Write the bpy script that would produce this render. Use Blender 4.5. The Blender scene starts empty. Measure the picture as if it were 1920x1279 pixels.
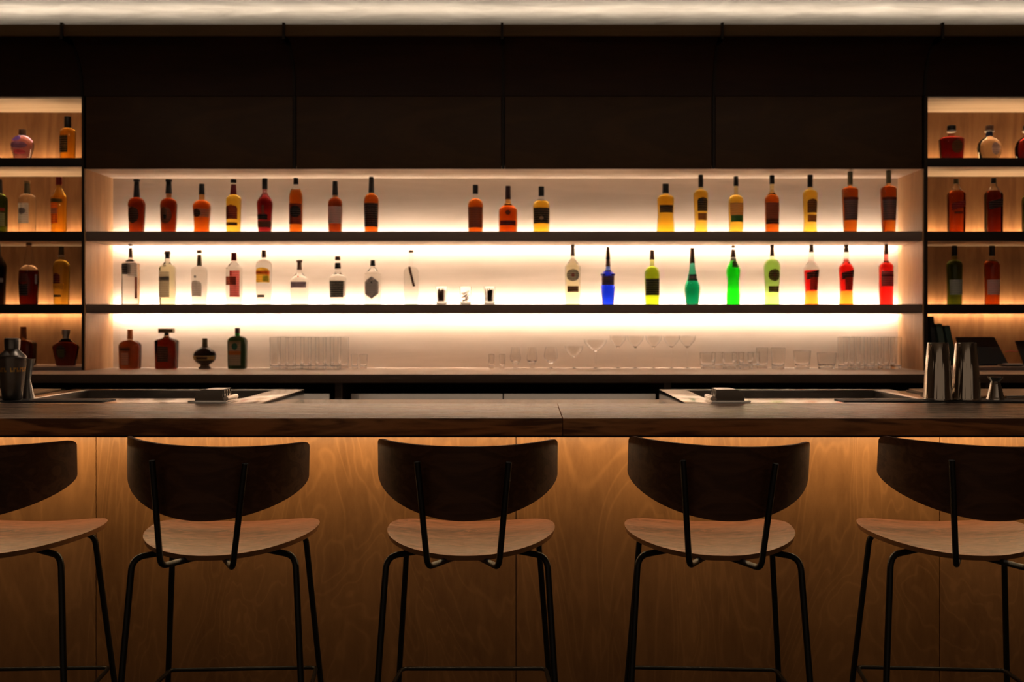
import bpy, bmesh, math, random
from mathutils import Vector, Matrix
R = random.Random(7)
PI = math.pi
sc = bpy.context.scene
C = sc.collection

# ------------------------------------------------------------------ camera, world, exposure
F = 1867.0           # focal length in pixels of a 1920 wide frame (35 mm lens)
EYE = 1.35
cd = bpy.data.cameras.new('camera')
cd.sensor_width = 36.0
cd.lens = 36.0 * F / 1920.0
cd.shift_x = -30.0 / 1920.0
cd.shift_y = -34.5 / 1920.0
cd.clip_start = 0.05
cd.dof.use_dof = True
cd.dof.focus_distance = 2.55
cd.dof.aperture_fstop = 5.0
cam = bpy.data.objects.new('camera', cd)
cam.location = (0, 0, EYE)
cam.rotation_euler = (PI / 2, 0, 0)
C.objects.link(cam)
sc.camera = cam

w = bpy.data.worlds.new('world')
w.use_nodes = True
w.node_tree.nodes['Background'].inputs[0].default_value = (1.0, 0.72, 0.50, 1)
w.node_tree.nodes['Background'].inputs[1].default_value = 0.19
sc.world = w
sc.view_settings.view_transform = 'Standard'
sc.view_settings.look = 'None'
sc.view_settings.exposure = 0.0
sc.view_settings.gamma = 1.0
sc.view_settings.use_curve_mapping = False
sc.cycles.max_bounces = 20
sc.cycles.transmission_bounces = 20
sc.cycles.glossy_bounces = 8
sc.cycles.diffuse_bounces = 5

LED_WARM = (1.0, 0.87, 0.73)
LED_AMBER = (1.0, 0.68, 0.38)

def P(px, py, Y):
    """a place seen at photo position px, py, at distance Y from the camera"""
    return Vector(((px - 990) / F * Y, Y, EYE - (py - 605) / F * Y))

# ------------------------------------------------------------------ materials
MATS = {}
def newmat(name):
    m = bpy.data.materials.new(name)
    m.use_nodes = True
    return m, m.node_tree, m.node_tree.nodes['Principled BSDF']

def plain(name, col, rough=0.5, metal=0.0, spec=0.5):
    if name in MATS: return MATS[name]
    m, nt, b = newmat(name)
    n = nt.nodes.new('ShaderNodeTexNoise'); n.inputs['Scale'].default_value = 40
    tc = nt.nodes.new('ShaderNodeTexCoord'); nt.links.new(tc.outputs['Object'], n.inputs['Vector'])
    mp = nt.nodes.new('ShaderNodeMapRange')
    dv = 0.015 if metal > 0.9 else 0.05
    mp.inputs['To Min'].default_value = max(0.0, rough - dv); mp.inputs['To Max'].default_value = min(1.0, rough + dv)
    nt.links.new(n.outputs['Fac'], mp.inputs['Value']); nt.links.new(mp.outputs['Result'], b.inputs['Roughness'])
    b.inputs['Base Color'].default_value = (*col, 1)
    b.inputs['Metallic'].default_value = metal
    b.inputs['Specular IOR Level'].default_value = spec
    MATS[name] = m
    return m

def wood(name, dark, light, grain='x', scale=6.0, stretch=12.0, rough=0.5, contrast=1.0, figure=0.0, bump=0.0, spec=0.5, rings=26):
    """procedural timber, grain running along the given axis"""
    if name in MATS: return MATS[name]
    m, nt, b = newmat(name)
    L = nt.links.new
    tc = nt.nodes.new('ShaderNodeTexCoord')
    mp = nt.nodes.new('ShaderNodeMapping')
    s = {'x': (1 / stretch, 1, 1), 'y': (1, 1 / stretch, 1), 'z': (1, 1, 1 / stretch)}[grain]
    mp.inputs['Scale'].default_value = tuple(v * scale for v in s)
    L(tc.outputs['Object'], mp.inputs['Vector'])
    big = nt.nodes.new('ShaderNodeTexNoise'); big.inputs['Scale'].default_value = 1.0; big.inputs['Detail'].default_value = 3
    big.inputs['Distortion'].default_value = 1.2
    L(mp.outputs['Vector'], big.inputs['Vector'])
    fine = nt.nodes.new('ShaderNodeTexNoise'); fine.inputs['Scale'].default_value = 9.0; fine.inputs['Detail'].default_value = 6
    fine.inputs['Roughness'].default_value = 0.7
    L(mp.outputs['Vector'], fine.inputs['Vector'])
    # cathedral figure: rings cut through the big noise
    mul = nt.nodes.new('ShaderNodeMath'); mul.operation = 'MULTIPLY'; mul.inputs[1].default_value = rings
    L(big.outputs['Fac'], mul.inputs[0])
    sn = nt.nodes.new('ShaderNodeMath'); sn.operation = 'SINE'; L(mul.outputs[0], sn.inputs[0])
    if rings > 40:      # thin pale figure lines
        hf = nt.nodes.new('ShaderNodeMath'); hf.operation = 'MULTIPLY_ADD'; hf.inputs[1].default_value = 0.5; hf.inputs[2].default_value = 0.5; L(sn.outputs[0], hf.inputs[0])
        pw = nt.nodes.new('ShaderNodeMath'); pw.operation = 'POWER'; pw.inputs[1].default_value = 7; L(hf.outputs[0], pw.inputs[0]); sn = pw
    fg = nt.nodes.new('ShaderNodeMath'); fg.operation = 'MULTIPLY'; fg.inputs[1].default_value = 0.18 * figure; L(sn.outputs[0], fg.inputs[0])
    mixn = nt.nodes.new('ShaderNodeMix'); mixn.data_type = 'FLOAT'; mixn.inputs[0].default_value = 0.45
    L(big.outputs['Fac'], mixn.inputs[2]); L(fine.outputs['Fac'], mixn.inputs[3])
    ad = nt.nodes.new('ShaderNodeMath'); ad.operation = 'ADD'; L(mixn.outputs[0], ad.inputs[0]); L(fg.outputs[0], ad.inputs[1])
    cr = nt.nodes.new('ShaderNodeValToRGB')
    cr.color_ramp.elements[0].position = 0.5 - 0.22 / contrast; cr.color_ramp.elements[0].color = (*dark, 1)
    cr.color_ramp.elements[1].position = 0.5 + 0.22 / contrast; cr.color_ramp.elements[1].color = (*light, 1)
    L(ad.outputs[0], cr.inputs['Fac']); L(cr.outputs['Color'], b.inputs['Base Color'])
    b.inputs['Roughness'].default_value = rough
    b.inputs['Specular IOR Level'].default_value = spec
    if bump:
        bp = nt.nodes.new('ShaderNodeBump'); bp.inputs['Strength'].default_value = bump; bp.inputs['Distance'].default_value = 0.002
        L(ad.outputs[0], bp.inputs['Height']); L(bp.outputs['Normal'], b.inputs['Normal'])
        rr = nt.nodes.new('ShaderNodeMapRange'); rr.inputs['To Min'].default_value = rough + 0.14; rr.inputs['To Max'].default_value = max(0.05, rough - 0.14)
        L(fine.outputs['Fac'], rr.inputs['Value']); L(rr.outputs['Result'], b.inputs['Roughness'])
    MATS[name] = m
    return m

def glass(name, col, ior=1.45, rough=0.0):
    if name in MATS: return MATS[name]
    m, nt, b = newmat(name)
    b.inputs['Base Color'].default_value = (*col, 1)
    b.inputs['Transmission Weight'].default_value = 1.0
    b.inputs['IOR'].default_value = ior
    b.inputs['Roughness'].default_value = rough
    MATS[name] = m
    return m

def glow(name, col, strength):
    m = bpy.data.materials.new(name); m.use_nodes = True
    nt = m.node_tree; nt.nodes.clear()
    e = nt.nodes.new('ShaderNodeEmission'); o = nt.nodes.new('ShaderNodeOutputMaterial')
    e.inputs[0].default_value = (*col, 1); e.inputs[1].default_value = strength
    nt.links.new(e.outputs[0], o.inputs[0])
    return m

def paper(name, col, ink, scale=1.0, amount=0.4):
    """printed bottle label: paper with rows of small blurred print"""
    if name in MATS: return MATS[name]
    m, nt, b = newmat(name)
    L = nt.links.new
    tc = nt.nodes.new('ShaderNodeTexCoord')
    mp = nt.nodes.new('ShaderNodeMapping'); mp.inputs['Scale'].default_value = (230 * scale, 230 * scale, 60 * scale)
    L(tc.outputs['Object'], mp.inputs['Vector'])
    n = nt.nodes.new('ShaderNodeTexNoise'); n.inputs['Scale'].default_value = 1.0; n.inputs['Detail'].default_value = 1
    L(mp.outputs['Vector'], n.inputs['Vector'])
    sp = nt.nodes.new('ShaderNodeSeparateXYZ'); L(tc.outputs['Object'], sp.inputs[0])
    k = nt.nodes.new('ShaderNodeMath'); k.operation = 'MULTIPLY'; k.inputs[1].default_value = 520 * scale; L(sp.outputs['Z'], k.inputs[0])
    s = nt.nodes.new('ShaderNodeMath'); s.operation = 'SINE'; L(k.outputs[0], s.inputs[0])
    a = nt.nodes.new('ShaderNodeMath'); a.operation = 'MULTIPLY'; L(n.outputs['Fac'], a.inputs[0]); L(s.outputs[0], a.inputs[1])
    cr = nt.nodes.new('ShaderNodeValToRGB')
    cr.color_ramp.elements[0].position = 0.22; cr.color_ramp.elements[0].color = (*col, 1)
    cr.color_ramp.elements[1].position = 0.42; cr.color_ramp.elements[1].color = (*[c * (1 - amount) + i * amount for c, i in zip(col, ink)], 1)
    L(a.outputs[0], cr.inputs['Fac']); L(cr.outputs['Color'], b.inputs['Base Color'])
    b.inputs['Roughness'].default_value = 0.6
    tr = nt.nodes.new('ShaderNodeBsdfTranslucent'); L(cr.outputs['Color'], tr.inputs['Color'])
    mx = nt.nodes.new('ShaderNodeMixShader'); mx.inputs[0].default_value = 0.55
    L(b.outputs[0], mx.inputs[1]); L(tr.outputs[0], mx.inputs[2])
    L(mx.outputs[0], nt.nodes['Material Output'].inputs['Surface'])
    MATS[name] = m
    return m

black_metal = plain('black powder coated steel', (0.008, 0.007, 0.006), 0.42, 0.0, 0.35)
dark_paint = wood('black stained timber', (0.010, 0.006, 0.004), (0.018, 0.010, 0.006), 'x', 5, 12, 0.6, spec=0.2)
shelf_wood = wood('brown shelf edge lightened for glare', (0.11, 0.072, 0.056), (0.18, 0.12, 0.095), 'x', 5, 14, 0.45)  # paler than the bay shelves: glare of the lit wall put into the colour
back_ply = wood('pale birch back panel', (0.48, 0.36, 0.265), (0.60, 0.465, 0.355), 'x', 4, 9, 0.55, 0.8, 0.4)
side_ply = wood('honey stained side panel', (0.32, 0.155, 0.065), (0.52, 0.29, 0.135), 'z', 7, 7, 0.5, 1.0, 0.3)
bay_ply = wood('brown stained bay panel', (0.17, 0.070, 0.025), (0.32, 0.155, 0.062), 'z', 6, 6, 0.5, 0.9, 0.4)
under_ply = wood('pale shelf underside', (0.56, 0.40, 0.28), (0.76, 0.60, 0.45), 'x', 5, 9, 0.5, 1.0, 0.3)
counter_ply = wood('tan worktop', (0.42, 0.31, 0.24), (0.60, 0.47, 0.37), 'x', 5, 9, 0.45, 0.8)
door_ply = wood('dark stained cabinet door', (0.026, 0.010, 0.003), (0.058, 0.025, 0.007), 'x', 5, 3.5, 0.55, 0.7, 0.35, spec=0.2)
cove_ply = wood('dark stained canopy board', (0.016, 0.006, 0.003), (0.032, 0.013, 0.006), 'x', 4, 6, 0.6, spec=0.15)
beam_wood = wood('brown canopy rail', (0.06, 0.028, 0.009), (0.11, 0.055, 0.018), 'x', 5, 12, 0.6, spec=0.2)
front_ply = wood('stained plywood bar front', (0.17, 0.073, 0.022), (0.44, 0.21, 0.072), 'z', 3.4, 3.4, 0.42, 0.9, 0.7, rings=110)
bar_wood = wood('oiled oak bar top', (0.045, 0.024, 0.014), (0.36, 0.235, 0.16), 'x', 42, 34, 0.28, 2.4, 0.5, 0.7, 0.6)
bar_edge = wood('oiled oak bar edge', (0.13, 0.050, 0.014), (0.46, 0.21, 0.07), 'x', 13, 8, 0.5, 1.3, 0.8, spec=0.25)
seat_wood = wood('brown oak veneer seat', (0.050, 0.017, 0.009), (0.33, 0.128, 0.072), 'x', 18, 7, 0.36, 1.7, 1.1, 0.5, rings=90)
seat_edge = wood('seat ply edge', (0.20, 0.09, 0.035), (0.30, 0.14, 0.06), 'x', 20, 8, 0.4)
back_wood = wood('dark oak veneer backrest', (0.055, 0.022, 0.011), (0.115, 0.050, 0.024), 'x', 20, 12, 0.5, 1.0, 0.5, spec=0.22)
plaster = None
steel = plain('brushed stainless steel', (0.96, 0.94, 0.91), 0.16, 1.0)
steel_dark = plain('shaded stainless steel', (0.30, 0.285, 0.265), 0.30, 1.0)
chrome = plain('polished steel', (0.62, 0.58, 0.53), 0.10, 1.0)
shaker_steel = plain('satin gunmetal shaker', (0.17, 0.155, 0.14), 0.33, 1.0)
gold = plain('gilt print', (0.75, 0.45, 0.12), 0.35, 1.0)
rubber = plain('black rubber', (0.012, 0.011, 0.011), 0.55)
clear = glass('clear glass', (0.97, 0.97, 0.95), 1.45)
thin_clear = glass('thin clear glass', (0.998, 0.998, 0.995), 1.42, 0.03)

def make_plaster():
    m, nt, b = newmat('rough plaster ceiling')
    tc = nt.nodes.new('ShaderNodeTexCoord')
    mp = nt.nodes.new('ShaderNodeMapping'); mp.inputs['Scale'].default_value = (1.2, 3.0, 1)
    n = nt.nodes.new('ShaderNodeTexNoise'); n.inputs['Scale'].default_value = 3; n.inputs['Detail'].default_value = 8
    n.inputs['Distortion'].default_value = 0.8
    cr = nt.nodes.new('ShaderNodeValToRGB')
    cr.color_ramp.elements[0].position = 0.3; cr.color_ramp.elements[0].color = (0.46, 0.41, 0.35, 1)
    cr.color_ramp.elements[1].position = 0.7; cr.color_ramp.elements[1].color = (0.68, 0.62, 0.54, 1)
    bp = nt.nodes.new('ShaderNodeBump'); bp.inputs['Strength'].default_value = 0.5; bp.inputs['Distance'].default_value = 0.01
    L = nt.links.new
    L(tc.outputs['Object'], mp.inputs['Vector']); L(mp.outputs['Vector'], n.inputs['Vector']); L(n.outputs['Fac'], cr.inputs['Fac'])
    L(cr.outputs['Color'], b.inputs['Base Color']); L(n.outputs['Fac'], bp.inputs['Height']); L(bp.outputs['Normal'], b.inputs['Normal'])
    b.inputs['Roughness'].default_value = 0.85
    return m
plaster = make_plaster()

# ------------------------------------------------------------------ mesh helpers
def B(): return bmesh.new()

def box(bm, x0, x1, y0, y1, z0, z1, bevel=0.0, mat=0):
    vs = [bm.verts.new((x, y, z)) for x in (x0, x1) for y in (y0, y1) for z in (z0, z1)]
    q = [(0, 1, 3, 2), (4, 6, 7, 5), (0, 4, 5, 1), (2, 3, 7, 6), (0, 2, 6, 4), (1, 5, 7, 3)]
    fs = [bm.faces.new([vs[i] for i in f]) for f in q]
    for f in fs: f.material_index = mat
    if bevel:
        es = list({e for f in fs for e in f.edges})
        bmesh.ops.bevel(bm, geom=es, offset=bevel, segments=2, affect='EDGES', profile=0.6)
    return fs

def loft(bm, rings, cap0=True, cap1=True, closed=True, mat=0, smooth=True):
    vr = [[bm.verts.new(p) for p in r] for r in rings]
    n = len(vr[0])
    for a, b_ in zip(vr, vr[1:]):
        for i in range(n if closed else n - 1):
            j = (i + 1) % n
            f = bm.faces.new((a[i], a[j], b_[j], b_[i])); f.material_index = mat; f.smooth = smooth
    if cap0: f = bm.faces.new(list(reversed(vr[0]))); f.material_index = mat
    if cap1: f = bm.faces.new(vr[-1]); f.material_index = mat
    return vr

def ring(r, z, n=28, sq=2.0, flat=1.0, cx=0, cy=0):
    """a level ring; sq above 2 squares it off, flat scales its depth"""
    out = []
    for i in range(n):
        a = 2 * PI * i / n
        c, s = math.cos(a), math.sin(a)
        if sq == 2.0: x, y = c, s
        else:
            k = (abs(c) ** sq + abs(s) ** sq) ** (-1 / sq); x, y = c * k, s * k
        out.append((cx + r * x, cy + r * flat * y, z))
    return out

def lathe(bm, prof, n=28, sq=2.0, flat=1.0, cx=0, cy=0, mat=0, cap0=True, cap1=True):
    return loft(bm, [ring(r, z, n, sq, flat, cx, cy) for z, r in prof], cap0, cap1, True, mat)

def tube(bm, pts, r, n=10, cap=True, closed=False):
    """round bar through pts"""
    pts = [Vector(p) for p in pts]
    rings = []
    up = None
    m = len(pts)
    for i, p in enumerate(pts):
        if closed: d = pts[(i + 1) % m] - pts[i - 1]
        elif i == 0: d = pts[1] - p
        elif i == m - 1: d = p - pts[-2]
        else: d = (pts[i + 1] - p).normalized() + (p - pts[i - 1]).normalized()
        d.normalize()
        if up is None:
            up = Vector((0, 0, 1)) if abs(d.z) < 0.9 else Vector((0, 1, 0))
        a = (up - d * up.dot(d)).normalized(); up = a
        b_ = d.cross(a)
        rings.append([p + (a * math.cos(2 * PI * k / n) + b_ * math.sin(2 * PI * k / n)) * r for k in range(n)])
    if closed:
        vr = [[bm.verts.new(v) for v in rr] for rr in rings]
        for i in range(m):
            a, b_ = vr[i], vr[(i + 1) % m]
            for k in range(n):
                f = bm.faces.new((a[k], a[(k + 1) % n], b_[(k + 1) % n], b_[k])); f.smooth = True
    else:
        loft(bm, rings, cap, cap)

def fillet(pts, rad, seg=6):
    """round off the corners of a polyline"""
    pts = [Vector(p) for p in pts]
    out = [pts[0]]
    for i in range(1, len(pts) - 1):
        p, a, b_ = pts[i], pts[i - 1], pts[i + 1]
        ra = min(rad, (a - p).length * 0.45, (b_ - p).length * 0.45)
        s, e = p + (a - p).normalized() * ra, p + (b_ - p).normalized() * ra
        for k in range(seg + 1):
            t = k / seg
            out.append(s * (1 - t) ** 2 + p * 2 * t * (1 - t) + e * t * t)
    out.append(pts[-1])
    return out

def obj(name, bm, mats, parent=None, loc=None, world=False, sm=False):
    """links bm as ONE mesh object; world=True: its points are world points, made local to the parent"""
    me = bpy.data.meshes.new(name)
    if name.endswith('_glass') or name in ('snifter', 'garnish_cup'):   # thin lathed shells: one winding, turned outward by volume
        if bm.calc_volume(signed=True) < 0: bmesh.ops.reverse_faces(bm, faces=bm.faces)
    else:
        bmesh.ops.recalc_face_normals(bm, faces=bm.faces)
    off = None
    if world:
        off = Vector(loc) if parent is None else root_loc(parent)
        if off is not None:
            for v in bm.verts: v.co -= off
    bm.to_mesh(me); bm.free()
    for m in (mats if isinstance(mats, (list, tuple)) else [mats]): me.materials.append(m)
    me.set_sharp_from_angle(angle=math.radians(38))
    o = bpy.data.objects.new(name, me); C.objects.link(o)
    if parent is not None: o.parent = parent
    elif loc is not None: o.location = loc
    return o

def root_loc(o):
    v = Vector((0, 0, 0))
    while o is not None:
        v = v + o.location; o = o.parent
    return v

def thing(name, label, cat, loc=(0, 0, 0), rotz=0.0, group=None):
    o = bpy.data.objects.new(name, None); C.objects.link(o)
    o.empty_display_size = 0.05
    o.location = loc; o.rotation_euler = (0, 0, rotz)
    o['label'] = label; o['category'] = cat
    if group: o['group'] = group
    return o

def tag(o, label, cat, group=None, kind=None):
    o['label'] = label; o['category'] = cat
    if group: o['group'] = group
    if kind: o['kind'] = kind
    return o

def struct(name, bm, m):
    o = obj(name, bm, m); o['kind'] = 'structure'; return o

def dup(root, loc, label, rotz=None):
    def cp(o, parent):
        c = o.copy(); C.objects.link(c); c.parent = parent
        for ch in o.children: cp(ch, c)
        return c
    r = cp(root, None); r.location = loc; r['label'] = label
    if rotz is not None: r.rotation_euler = (0, 0, rotz)
    return r

# ------------------------------------------------------------------ the room
XL, XR = -3.5, 3.5
YF, YB = 5.25, 5.60            # face and back panel of the back bar
bm = B(); box(bm, XL, XR, -1.5, 6.0, -0.1, 0.0); struct('floor', bm, plain('dark floor screed', (0.05, 0.04, 0.032), 0.5))
bm = B(); box(bm, XL, XR, -1.5, 6.0, 2.965, 3.06); struct('ceiling', bm, plaster)
wall_m = plain('dark wall paint', (0.10, 0.07, 0.05), 0.8)
bm = B(); box(bm, XL, XR, 5.9, 6.0, 0.0, 2.965); struct('wall_back', bm, wall_m)
bm = B(); box(bm, XL - 0.1, XL, -1.5, 6.0, 0.0, 2.965); struct('wall_left', bm, wall_m)
bm = B(); box(bm, XR, XR + 0.1, -1.5, 6.0, 0.0, 2.965); struct('wall_right', bm, wall_m)

# heights on the back bar
zA1, zA0 = P(0, 296, YF).z, P(0, 312.5, YF).z       # highest shelf of the side bays
zB1, zB0 = P(0, 434, YF).z, P(0, 452, YF).z
zC1, zC0 = P(0, 570.5, YF).z, P(0, 587, YF).z
zT = P(0, 316.5, YF).z                               # ceiling of the middle recess
zS = P(0, 184.5, YF).z                               # ceiling of the side bays
zU = P(0, 180, YF).z                                 # foot of the curved canopy
zK = 1.097                                           # back counter top
zD1, zD0 = P(0, 688.3, YF).z, zK + 0.0005            # low plinth shelf of the side bays
xl, xr = P(160, 0, YF).x, P(1730, 0, YF).x           # the middle recess
xpl, xpr = P(153.5, 0, YF).x, P(1739, 0, YF).x

def led(name, x0, x1, y0, y1, z0, z1, mat, parent):
    bm = B(); box(bm, x0, x1, y0, y1, z0, z1)
    return obj(name, bm, mat, parent, world=True)

led_main_a = glow('led line behind the upper shelf', LED_WARM, 78)
led_main_b = glow('led line behind the lower shelf', LED_WARM, 115)
led_bay = glow('amber led line', LED_AMBER, 75)
led_bay_low = glow('amber led line under low shelf', LED_AMBER, 48)
led_bar = glow('amber led line under bar', (1.0, 0.68, 0.35), 46)
led_cove = glow('led line over canopy', (1.0, 0.86, 0.70), 20)

# middle recess
u = thing('shelf_unit', 'wide backlit middle recess of pale timber holding two long dark shelves', 'shelving', (0, YF, zK))
bm = B(); box(bm, xl, xr, YB, YB + 0.02, zK, zT); obj('back_panel', bm, back_ply, u, world=True)
for a, b_ in ((xl - 0.006, xl), (xr, xr + 0.006)):
    bm = B(); box(bm, a, b_, YF + 0.001, YB, zK, zT); obj('side_panel', bm, side_ply, u, world=True)
bm = B(); box(bm, xl, xr, YF + 0.012, YB, zT, zT + 0.018); obj('top_panel', bm, under_ply, u, world=True)
for z0, z1, lm in ((zB0, zB1, led_main_a), (zC0, zC1, led_main_b)):
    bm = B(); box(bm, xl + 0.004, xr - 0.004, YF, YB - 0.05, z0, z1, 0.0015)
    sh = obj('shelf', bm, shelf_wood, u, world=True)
    bm = B(); box(bm, xl + 0.02, xr - 0.02, YF + 0.02, YB - 0.055, z0 - 0.0015, z0); obj('shelf_underside', bm, under_ply, sh, world=True)
    zc = (z0 + z1) / 2
    led('led_strip', xl + 0.01, xr - 0.01, YB - 0.0495, YB - 0.044, zc - 0.010, zc + 0.010, lm, sh)

# side bays
def bay(side):
    if side == 'left': x0, x1, lab = XL + 0.3, xpl, 'left amber-lit bay of open shelves beside the middle recess'
    else: x0, x1, lab = xpr, XR - 0.3, 'right amber-lit bay of open shelves beside the middle recess'
    t = thing('shelf_bay', lab, 'shelving', ((x0 + x1) / 2, YF, zK + 0.001), group='side bays of the back bar')
    bm = B(); box(bm, x0, x1, YB, YB + 0.02, zD0, zS); obj('back_panel', bm, bay_ply, t, world=True)
    pa, pb = (xpl, xl - 0.007) if side == 'left' else (xr + 0.007, xpr)
    bm = B(); box(bm, pa, pb, YF - 0.004, YB + 0.02, zK + 0.001, zS + 0.009, 0.001); obj('upright', bm, dark_paint, t, world=True)
    oa, ob = (x0 - 0.02, x0) if side == 'left' else (x1, x1 + 0.02)
    bm = B(); box(bm, oa, ob, YF, YB + 0.02, zK + 0.001, zS); obj('upright', bm, dark_paint, t, world=True)
    bm = B(); box(bm, x0, x1, YF, YB, zS, zS + 0.009); obj('top_panel', bm, under_ply, t, world=True)
    for z0, z1 in ((zA0, zA1), (zB0, zB1), (zC0, zC1)):
        low = z0 == zC0
        yb_ = YB - 0.05 if low else YB
        bm = B(); box(bm, x0, x1, YF, yb_, z0, z1, 0.0015)
        sh = obj('shelf', bm, dark_paint, t, world=True)
        bm = B(); box(bm, x0 + 0.004, x1 - 0.004, YF + 0.004, yb_ - 0.002, z0 - 0.0015, z0); obj('shelf_underside', bm, under_ply, sh, world=True)
        if low: led('led_strip', x0 + 0.02, x1 - 0.02, YB - 0.0495, YB - 0.044, (z0 + z1) / 2 - 0.01, (z0 + z1) / 2 + 0.01, led_bay_low, sh)
        else: led('led_strip', x0 + 0.02, x1 - 0.02, YB - 0.045, YB - 0.035, z1, z1 + 0.004, led_bay, sh)
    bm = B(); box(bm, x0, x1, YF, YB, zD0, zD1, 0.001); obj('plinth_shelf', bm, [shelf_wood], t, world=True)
    bm = B(); box(bm, x0 + 0.003, x1 - 0.003, YF + 0.004, YB, zD1, zD1 + 0.001); obj('shelf_top', bm, counter_ply, t, world=True)
    return t
bay('left'); bay('right')

# canopy above: curved boards, front rail, fins
YR = 5.02
zR0, zR1 = P(0, 67, YR).z, P(0, 46, YR).z
def cove_pt(t):
    """t 0 at the foot (face of the cabinets), 1 at the rail; hollow towards the room"""
    y = YF - (YF - YR - 0.01) * (1 - math.sqrt(max(0, 1 - t ** 2.2)))
    return y, zU + (zR0 + 0.02 - zU) * t
c = thing('canopy', 'dark curved timber canopy running above the whole back bar', 'canopy', (0, YR, zU))
finx = [P(v, 0, YF).x for v in (155, 552.5, 943.5, 1338, 1732.5)]
edges = [XL + 0.02] + finx + [XR - 0.02]
for a, b_ in zip(edges, edges[1:]):
    bm = B()
    pr = [cove_pt(k / 14) for k in range(15)]
    loft(bm, [[(a + 0.003, y, z), (b_ - 0.003, y, z), (b_ - 0.003, y + 0.015, z + 0.004), (a + 0.003, y + 0.015, z + 0.004)] for y, z in pr])
    obj('curved_board', bm, cove_ply, c, world=True)
    bm = B(); box(bm, a + 0.004, b_ - 0.004, YR, YR + 0.02, zR0, zR1, 0.001); obj('front_rail', bm, beam_wood, c, world=True)
for k, x in enumerate(finx):
    bm = B()
    pr = [cove_pt(k2 / 14) for k2 in range(15)]
    rg = [(YF - 0.006, zU)] + [(y - 0.012, z) for y, z in pr[1:]] + [(YR - 0.012, zR0 - 0.02), (YR - 0.012, zR1 + 0.006)]
    loft(bm, [[(x - 0.006, y, z), (x + 0.006, y, z), (x + 0.006, YF + 0.02, z), (x - 0.006, YF + 0.02, z)] for y, z in rg], smooth=False)
    obj('fin', bm, dark_paint, c, world=True)
bm = B(); box(bm, XL + 0.02, XR - 0.02, YR + 0.021, 5.89, zR1 - 0.030, zR1 - 0.015); obj('top_board', bm, dark_paint, c, world=True)
led('led_strip', XL + 0.1, XR - 0.1, 5.12, 5.14, zR1 - 0.014, zR1 - 0.008, led_cove, c)

# four closed cabinets over the middle recess
names = ['first', 'second', 'third', 'fourth']
for k in range(4):
    a, b_ = finx[k] + 0.008, finx[k + 1] - 0.008
    if k == 0: a = xl + 0.001
    if k == 3: b_ = xr - 0.001
    t = thing('wall_cabinet', '%s from the left of the four dark closed cabinets above the recess' % names[k], 'cabinet', ((a + b_) / 2, YF, zT + 0.02), group='closed cabinets over the recess')
    bm = B(); box(bm, a, b_, YF + 0.021, YB, zT + 0.019, zU - 0.002); obj('body', bm, dark_paint, t, world=True)
    bm = B(); box(bm, a + 0.002, b_ - 0.002, YF, YF + 0.02, zT + 0.0005, zU - 0.002, 0.001)
    d = obj('door', bm, door_ply, t, world=True)
    if k < 3:
        x = finx[k + 1]
        bm = B(); box(bm, x - 0.006, x + 0.006, YF - 0.006, YF + 0.02, zT + 0.0005, zU - 0.001); obj('divider', bm, dark_paint, t, world=True)

# back counter and the fridges under it
YC = 4.87
t = thing('back_counter', 'long back counter with a tan worktop and dark edge carrying glasses and liqueurs', 'counter', (0, YC, 0))
bm = B(); fs = box(bm, XL + 0.05, XR - 0.05, YC, YB + 0.01, zK - 0.042, zK, 0.0015)
bm.faces.ensure_lookup_table()
for f in bm.faces: f.material_index = 1 if f.calc_center_median().z < zK - 0.0005 else 0
obj('worktop', bm, [counter_ply, wood('dark counter edge', (0.05, 0.028, 0.017), (0.09, 0.052, 0.033), 'x', 5, 14, 0.45)], t, world=True)
bm = B(); box(bm, XL + 0.05, XR - 0.05, YF + 0.2, YB, 0.0, zK - 0.043); obj('carcass', bm, dark_paint, t, world=True)
for px in (637, 1250, 30, 1850):
    x = P(px, 0, 4.95).x
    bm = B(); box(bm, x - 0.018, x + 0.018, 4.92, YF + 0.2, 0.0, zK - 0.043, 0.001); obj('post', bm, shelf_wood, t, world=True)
zf = P(0, 737.5, 4.96).z
fr = [(30, 637, 'left'), (637, 1250, 'middle'), (1250, 1850, 'right')]
for a, b_, nm in fr:
    xa, xb = P(a, 0, 4.95).x + 0.05, P(b_, 0, 4.95).x - 0.05
    t = thing('undercounter_fridge', '%s steel-fronted undercounter fridge below the back counter' % nm, 'fridge', ((xa + xb) / 2, 4.96, 0), group='fridges under the back counter')
    bm = B(); box(bm, xa, xb, 4.985, YF + 0.15, 0.02, zf - 0.004, 0.002); obj('body', bm, rubber, t, world=True)
    n = 2 if nm == 'middle' else 1
    wd = (xb - xa) / n
    for k in range(n):
        bm = B(); box(bm, xa + k * wd + 0.003, xa + (k + 1) * wd - 0.003, 4.96, 4.984, 0.10, zf - 0.002, 0.002)
        d = obj('door', bm, steel, t, world=True)
        bm = B(); tube(bm, fillet([(xa + k * wd + 0.05, 4.96, zf - 0.14), (xa + k * wd + 0.05, 4.93, zf - 0.14), (xa + k * wd + 0.05, 4.93, zf - 0.42), (xa + k * wd + 0.05, 4.96, zf - 0.42)], 0.01), 0.005)
        obj('handle', bm, steel, d, world=True)

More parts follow.
